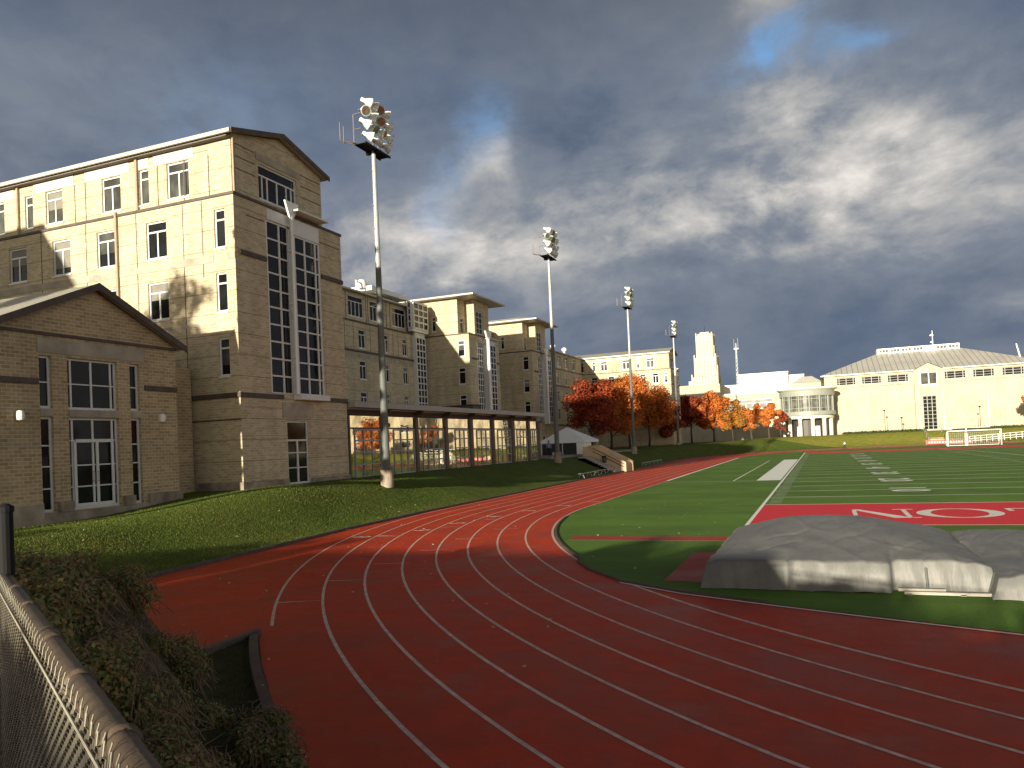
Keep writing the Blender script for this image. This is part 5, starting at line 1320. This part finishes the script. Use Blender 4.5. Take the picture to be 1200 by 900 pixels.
def skin_obj(name, joints, edges, rad, mat, parent, sub=2):
    me = bpy.data.meshes.new(name); me.from_pydata(joints, edges, []); me.materials.append(MATS[mat])
    o = bpy.data.objects.new(name, me); COL.objects.link(o)
    m_ = o.modifiers.new('skin', 'SKIN'); m_.use_smooth_shade = True
    for i, r in enumerate(rad): me.skin_vertices[0].data[i].radius = (r, r)
    me.skin_vertices[0].data[0].use_root = True
    s = o.modifiers.new('sub', 'SUBSURF'); s.levels = sub; s.render_levels = sub
    if parent: o.parent = parent
    return o
def add_skin_layer(me): pass
def person(label, x, y, z, rz, h, shirt, trousers, run=False, group=None):
    root = thing('person', label, 'person', (x, y, z), group, local=True, rz=rz)
    s = h/1.75
    f1 = .34 if run else .08; k1 = (.16 if run else .03)
    J = {'pel': (0, 0, .95), 'wai': (0, .0, 1.12), 'che': (0, .02 if run else 0, 1.35), 'nec': (0, .03 if run else 0, 1.50), 'hd0': (0, .04, 1.57), 'hd1': (0, .05, 1.66), 'hd2': (0, .04, 1.72),
         'shL': (-.19, 0, 1.43), 'shR': (.19, 0, 1.43), 'elL': (-.24, -.10 if run else -.02, 1.17), 'elR': (.24, .12 if run else .02, 1.17), 'wrL': (-.2, .14 if run else .05, 1.02 if run else .92), 'wrR': (.2, .3 if run else .08, 1.2 if run else .93),
         'haL': (-.2, .2 if run else .07, .98 if run else .84), 'haR': (.2, .36 if run else .1, 1.24 if run else .85),
         'hiL': (-.1, 0, .9), 'hiR': (.1, 0, .9), 'knL': (-.11, f1, .52), 'knR': (.11, -.06, .5), 'anL': (-.11, f1-.12 if run else .02, .12), 'anR': (.11, -.36 if run else -.08, .22 if run else .09), 'toL': (-.12, f1+.06 if run else .18, .05), 'toR': (.12, -.26 if run else .08, .05)}
    def mk(name, keys, edges, rad, mat):
        vs = [tuple(c*s for c in J[k]) for k in keys]; ed = [(keys.index(a), keys.index(b)) for a, b in edges]
        me = bpy.data.meshes.new(name); me.from_pydata(vs, ed, []); me.materials.append(MATS[mat])
        o = bpy.data.objects.new(name, me); COL.objects.link(o); o.parent = root
        md = o.modifiers.new('skin', 'SKIN'); md.use_smooth_shade = True
        for i, r_ in enumerate(rad): me.skin_vertices[0].data[i].radius = (r_*s, r_*s)
        me.skin_vertices[0].data[0].use_root = True
        sb = o.modifiers.new('sub', 'SUBSURF'); sb.levels = 1; sb.render_levels = 1
        return o
    keys = list(J); E = [('pel', 'wai'), ('wai', 'che'), ('che', 'nec'), ('nec', 'hd0'), ('hd0', 'hd1'), ('hd1', 'hd2'), ('che', 'shL'), ('che', 'shR'), ('shL', 'elL'), ('elL', 'wrL'), ('wrL', 'haL'), ('shR', 'elR'), ('elR', 'wrR'), ('wrR', 'haR'),
                         ('pel', 'hiL'), ('pel', 'hiR'), ('hiL', 'knL'), ('knL', 'anL'), ('anL', 'toL'), ('hiR', 'knR'), ('knR', 'anR'), ('anR', 'toR')]
    R = dict(pel=.13, wai=.12, che=.14, nec=.055, hd0=.08, hd1=.095, hd2=.07, shL=.06, shR=.06, elL=.045, elR=.045, wrL=.03, wrR=.03, haL=.035, haR=.035, hiL=.09, hiR=.09, knL=.06, knR=.06, anL=.04, anR=.04, toL=.035, toR=.035)
    mk('body', keys, E, [R[k] for k in keys], 'skin')
    k2 = ['wai', 'pel', 'che', 'shL', 'shR', 'elL', 'elR']; mk('shirt', k2, [('wai', 'pel'), ('wai', 'che'), ('che', 'shL'), ('che', 'shR'), ('shL', 'elL'), ('shR', 'elR')], [.16, .16, .17, .085, .085, .065, .065], shirt)
    k3 = ['pel', 'hiL', 'hiR', 'knL', 'knR', 'anL', 'anR']; mk('trousers', k3, [('pel', 'hiL'), ('pel', 'hiR'), ('hiL', 'knL'), ('hiR', 'knR'), ('knL', 'anL'), ('knR', 'anR')], [.155, .115, .115, .085, .085, .065, .065], trousers)
    for a, b in (('anL', 'toL'), ('anR', 'toR')): mk('shoe', [a, b], [(a, b)], [.055, .05], 'dark_metal')
    me_h = MB(); me_h.lathe([(.0, .075), (.07, .06), (.105, .0), (.09, -.06)], (0, .02*s, 1.70*s), n=12); hh = me_h.build('hair', 'hair', smooth=True); hh.parent = root
person('person in a blue shirt and dark trousers standing on the plaza before the tent', -27.0, 77.6, 2.07, .3, 1.75, 'blue_shirt', 'dark_trousers')
person('tiny runner in a white top on the far bend of the track', 3.6, 152.0, .0, PI*.55, 1.6, 'white_shirt', 'dark_trousers', run=True)
person('person in a white top under the left columns of the rotunda', -6.9, 178.6, 2.3, .8, 1.6, 'white_shirt', 'dark_trousers')
# small lamp posts before the gymnasium
for i, (x, y) in enumerate([(11.6 + .8, 182.0), (15.6, 182.0), (29.9, 181.5)]):
    root = thing('lamp_post', ('slim dark lamp post left of the gymnasium door, farther from it', 'short dark lamp post between the other post and the gymnasium door', 'slim dark lamp post against the right half of the gymnasium wall')[i], 'lamp post', (x, y, 2.3), 'lamp posts before the gymnasium')
    hh = (5.0, 3.3, 4.8)[i]; q = MB(); q.tube((x, y, 2.2), (x, y, 2.2+hh), .06, .045, 6); q.build('pole', 'dark_metal', root); q = MB(); q.lathe([(.0, .3), (.25, .2), (.2, 0), (.0, -.05)], (x, y, 2.2+hh), n=10); q.build('lamp_head', 'dark_metal', root)

# ------------------------------------------------------------------ foreground chain-link fence
P0 = Vector((3.2, -1.88, 0)); 
A = Vector((-.938, .817, 3.15)); Bp = Vector((-2.82, 1.955, 3.15)); dirf = (Bp-A).normalized(); S0 = A-dirf*2.2
root = thing('chain_link_fence', 'rusty-railed chain-link fence running past the camera at lower left', 'fence', (Bp.x, Bp.y, 1.95))
plain('rail_brown', (.085, .06, .042), .6, var=.35, scale=12, bmp=.15)
plain('wire_bright', (.5, .47, .38), .45, metal=.3)
plain('wire_grey', (.42, .39, .31), .5, metal=.5, var=.3, scale=9)
q = MB(); q.tube(S0, Bp, .024, .024, 14); q.tube(A+dirf*.85, A+dirf*.95, .028, .028, 14)
for t in (.05, .45, .95, 1.4, 1.8): q.lathe([(.0245, -.008), (.031, -.004), (.031, .004), (.0245, .008)], A+dirf*t, dirf, 14)
q.build('top_rail', 'rail_brown', root, smooth=True)
side = Vector((-dirf.y, dirf.x, 0))     # points away from track? offset wires toward the camera side
q = MB(); total = (Bp-S0).length; cell = .052; hgt = 1.15; wr = .0014; cy_ = .028
nrm = Vector((dirf.y, -dirf.x, 0))
n = int(total/cell); m_ = int(hgt/cy_)
for i in range(-m_, n+1):
    for s in (1, -1):
        pass
# each wire is a zigzag, interlocked with its neighbours at the diamond corners
n = int(total/(cell/2))
for i in range(n):
    pts = []
    for j in range(2*m_+2):
        ph = (j+i) % 2
        p = S0+dirf*(i*cell/2+(cell/2*1.06 if ph else -cell*.03)); pts.append(Vector((p.x, p.y, p.z+.012-j*cy_/2))+nrm*(.004 if ph else -.004)-nrm*.03)
    pts = [pts[0]+Vector((0, 0, .018))+dirf*(-.008 if i % 2 else .008)+nrm*.004]+pts
    for a, b in zip(pts, pts[1:]): q.tube(a, b, wr, wr, 4, caps=False)
q.build('wire_mesh', 'wire_grey', root)
q = MB(); q.tube(S0-nrm*.036-Vector((0, 0, .012)), Bp-nrm*.036-Vector((0, 0, .012)), .0026, .0026, 6); q.build('tension_wire', 'wire_bright', root)
q = MB(); q.tube((Bp.x, Bp.y, 1.7), (Bp.x, Bp.y, 3.415), .027, .027, 14); q.lathe([(.031, 0), (.031, .02), (.015, .03), (0, .033)], (Bp.x, Bp.y, 3.40), n=14); q.build('post', 'dark_metal', root)
for t in (-.3,):
    p = A+dirf*t; q = MB(); q.tube((p.x, p.y, 1.7), (p.x, p.y, p.z), .03, .03, 12); q.build('post', 'rail_brown', root)
B2 = Bp+Vector((-3.0, -1.2, .30))
q = MB(); q.tube((Bp.x, Bp.y, 3.36), (B2.x, B2.y, 3.36), .02, .022, 10); q.build('top_rail', 'rail_brown', root)

# ------------------------------------------------------------------ bramble bushes on the bank below the fence
rng = random.Random(11)
def bush(label, blobs, seed, n, size, gold=False):
    rng = random.Random(seed); x, y, z = blobs[0][:3]
    root = thing('bramble_bush', label, 'bush', (x, y, z-.5), 'brambles on the bank below the fence')
    t = MB()
    for b in blobs:
        for k in range(13):
            e = Vector(b[:3])+Vector((rng.uniform(-1, 1), rng.uniform(-1, 1), rng.uniform(-.2, 1.15)))*b[3]
            s = Vector((b[0]+rng.uniform(-.4, .4), b[1]+rng.uniform(-.4, .4), b[2]-b[3]*.9)); m_ = s.lerp(e, .6)+Vector((0, 0, .15))
            t.tube(s, m_, .007, .005, 4, False); t.tube(m_, e, .005, .002, 4, False)
    t.build('stems', 'stem_brown', root)
    mb = MB(); leaf_cloud(mb, blobs, n, size, rng, .62); mb.build('foliage', 'leaf_bramble', root)
def gz(x, y): return height(x, y)
specs = [('bramble bush in the very corner below the fence rail', [(-3.3, 4.3), (-2.4, 3.5), (-4.1, 4.3), (-3.0, 3.2)], .36),
         ('leafy green bramble bush at the bottom of the frame', [(-4.9, 6.0), (-4.0, 5.4), (-5.3, 5.2)], .34),
         ('bramble bush with yellow leaves halfway along the fence', [(-6.2, 6.0), (-5.4, 4.6), (-7.0, 6.6), (-6.3, 5.0)], .36),
         ('brown-green bramble bush bordering the small grass wedge', [(-7.1, 7.9), (-6.2, 7.1)], .28),
         ('bushy bramble whose top covers the run-out corner', [(-8.7, 8.8), (-9.8, 9.3)], .40),
         ('dull brown bramble bush beside the black fence post', [(-9.0, 6.9), (-7.8, 5.6), (-10.4, 7.6), (-8.6, 5.8)], .34),
         ('bramble bush at the left end of the red run-out', [(-12.2, 9.0), (-11.2, 8.7), (-13.6, 9.2)], .36),
         ('distant low bramble bush meeting the lawn edge', [(-15.5, 9.6), (-17.2, 10.0), (-19.4, 10.6)], .34),
         ('reddish bramble bush low behind the fence post', [(-13.5, 7.8), (-15.5, 8.3), (-11.5, 7.0)], .36)]
for i, (lab, pts_, r_) in enumerate(specs):
    rg = random.Random(40+i); blobs = []
    for (x, y) in pts_:
        for k in range(5):
            dx, dy = rg.uniform(-.55, .55), rg.uniform(-.45, .45); blobs.append((x+dx, y+dy, gz(x+dx, y+dy)+r_*.4+rg.uniform(-.05, .12), r_*rg.uniform(.6, 1.)))
    bush(lab, blobs, 50+i, 2600*len(pts_)+900, .026 if i < 5 else .034)

# grass blades, near banks only
rng = random.Random(5); mb = MB(); V, Fc = mb.v, mb.f
def blade(x, y, h, wd):
    z = gz(x, y); a = rng.uniform(0, 3.14); dx, dy = math.cos(a)*wd, math.sin(a)*wd; lx, ly = rng.uniform(-.5, .5)*h, rng.uniform(-.5, .5)*h
    i = len(V); V.extend([(x-dx, y-dy, z-.01), (x+dx, y+dy, z-.01), (x+lx, y+ly, z+h)]); Fc.append((i, i+1, i+2)); mb.m.append(0)
k = 0
while k < 110000:
    if k < 26000:
        x, y = rng.uniform(-11.5, -3.5), rng.uniform(5, 12.6)
        d = dstad(x, y); ok = .22 < d < 3.0 and dpoly(x, y) > .1; h = rng.uniform(.02, .055); wd = .005
    else:
        y = rng.uniform(12, 46); x = rng.uniform(-28.8, -18.8)
        d = min(dstad(x, y), dpoly(x, y)); ok = d > .12 and not (x < -27.3 and 31 < y) and rng.random() < max(.25, 1-(y-12)/40); h = rng.uniform(.025, .06); wd = .009
    if ok:
        blade(x, y, h, wd); mb.m[-1] = 1 if k < 26000 else 0
    if ok: k += 1
leaf_mat('grass_blade', [(.12, (.05, .075, .012)), (.45, (.09, .135, .018)), (.62, (.13, .16, .025)), (.85, (.22, .19, .055))], .2, .4)
leaf_mat('blade_dull', [(.12, (.045, .05, .015)), (.5, (.08, .085, .025)), (.85, (.14, .11, .05))], .2, 1.)
tag(mb.build('grass', ['grass_blade', 'blade_dull']), 'short lawn grass blades on the near banks', 'grass', kind='stuff')
# fallen leaves and scraps
mb = MB()
for _ in range(520):
    if rng.random() < .5: x, y = rng.uniform(-27, -19.5), rng.uniform(14, 40); z = gz(x, y)+.06
    else: x, y = rng.uniform(-20, -4), rng.uniform(9, 44); z = .01 if dstad(x, y) < -.1 or dpoly(x, y) < -.1 else gz(x, y)+.06
    a = rng.uniform(0, 6.28); s = rng.uniform(.02, .055); u = Vector((math.cos(a), math.sin(a), rng.uniform(-.2, .4)))*s; v = Vector((-math.sin(a), math.cos(a), rng.uniform(-.2, .4)))*s*.7; p = Vector((x, y, z+.015))
    mb.add([p-u, p-v, p+u, p+v], [(0, 1, 2, 3)])
tag(mb.build('fallen_leaves', 'leaf_fallen'), 'pale fallen leaves scattered over lawn and track', 'leaves', kind='stuff')

# ------------------------------------------------------------------ unseen campus behind and beside the camera, partly added to shade the near bend
root = thing('shade_field_house', 'long low brick field house added behind the viewpoint to shade the near bend', 'building', (12, -26, 1.9))  # unseen building added as a shadow caster, heights stepped to shape the shadow edge
q = MB(); f = ('y', -20., 1); facade(q, f, -6, 50, 1.5, 5.5, [(a, a+2.5, 3, 5.0) for a in range(-3, 46, 6)]); q.box(-6, 50, -34, -20.2, 1.5, 5.5)
facade(q, f, -22, -6, 1.5, 6.9, [(a, a+2.5, 3, 5.5) for a in (-20, -14)]); q.box(-22, -6, -34, -20.2, 1.5, 6.9); q.build('wall', 'brick', root)
for a in range(-3, 46, 6): window(root, f, a, a+2.5, 3, 5.0)
for a in (-20, -14): window(root, f, a, a+2.5, 3, 5.5)
q = MB(); q.box(-5.9, 50.4, -34.4, -19.6, 5.503, 5.75); q.box(-22.4, -5.9, -34.4, -19.6, 6.903, 7.15); q.build('roof', 'roof_metal', root)
root = thing('corner_dormitory', 'tall brick dormitory behind the viewpoint whose shade falls on the near wing', 'building', (-60, -5, 1.9))
q = MB(); f = ('x', -45.6, 1); facade(q, f, -20, 4, 1.5, 22.0, [(a, a+1.5, c, c+2) for a in range(-18, 2, 4) for c in (4.5, 7.8, 11.1, 14.4, 17.7)]); q.box(-75, -45.8, -20, 4, 1.5, 22.); q.build('wall', 'brick', root)
for a in range(-18, 2, 4):
    for c in (4.5, 7.8, 11.1, 14.4, 17.7): window(root, f, a, a+1.5, c, c+2)
q = MB(); q.box(-75.4, -45.2, -20.4, 4.4, 22.003, 22.3); q.build('roof', 'roof_metal', root)
behind = [(-3.9, -6.5, 2.25, 2.3, 9000, 'dense rounded laurel added right behind the viewpoint to shade the fence'), (-30, -10, 4.6, 3.2, 1500, 'thin low oak farthest left behind the viewpoint'), (-23.5, -12, 4.8, 3.4, 1900, 'thin low oak between the farthest left one and the field house'), (-16, -14, 4.9, 3.2, 3600, 'leftmost low bushy oak behind the viewpoint'), (-10, -15, 5.0, 3.4, 4600, 'low oak left of the field house front'), (-3, -14, 3.8, 3.0, 3000, 'low oak before the left end of the field house'),  # the laurel is added out of view to keep the near fence in shade
          (4, -15, 3.7, 3.0, 3200, 'low oak before the middle of the field house'), (12, -14, 3.5, 3.0, 2600, 'low oak before the right half of the field house'), (-36.2, -6, 18.6, 3.6, 3600, 'tall thin oak whose shade falls on the near dormitory')]
for i, (x, y, h, r_, n, lab) in enumerate(behind):
    tree(lab, x, y, 1.9, h, r_, 'leaf_gold', 70+i, n, .20, group='trees behind the viewpoint', name='oak_tree')

tree('tall narrow poplar added beside the gabled pavilion to shade the nearest floodlight pole', -28.8, 13, .9, 21.5, 1.2, 'leaf_gold', 91, 15000, .19, name='shade_poplar', group='trees behind the viewpoint', trunk_h=.08, blobn=34)  # added outside the frame so its shadow darkens the nearest pole

# ------------------------------------------------------------------ render settings
SC.render.engine = 'CYCLES'
SC.view_settings.view_transform = 'Standard'; SC.view_settings.look = 'None'; SC.view_settings.gamma = 1; SC.view_settings.exposure = .88
SC.view_settings.use_curve_mapping = False
SC.cycles.max_bounces = 6; SC.cycles.diffuse_bounces = 3; SC.cycles.glossy_bounces = 3
SC.render.resolution_x = 1024; SC.render.resolution_y = 768
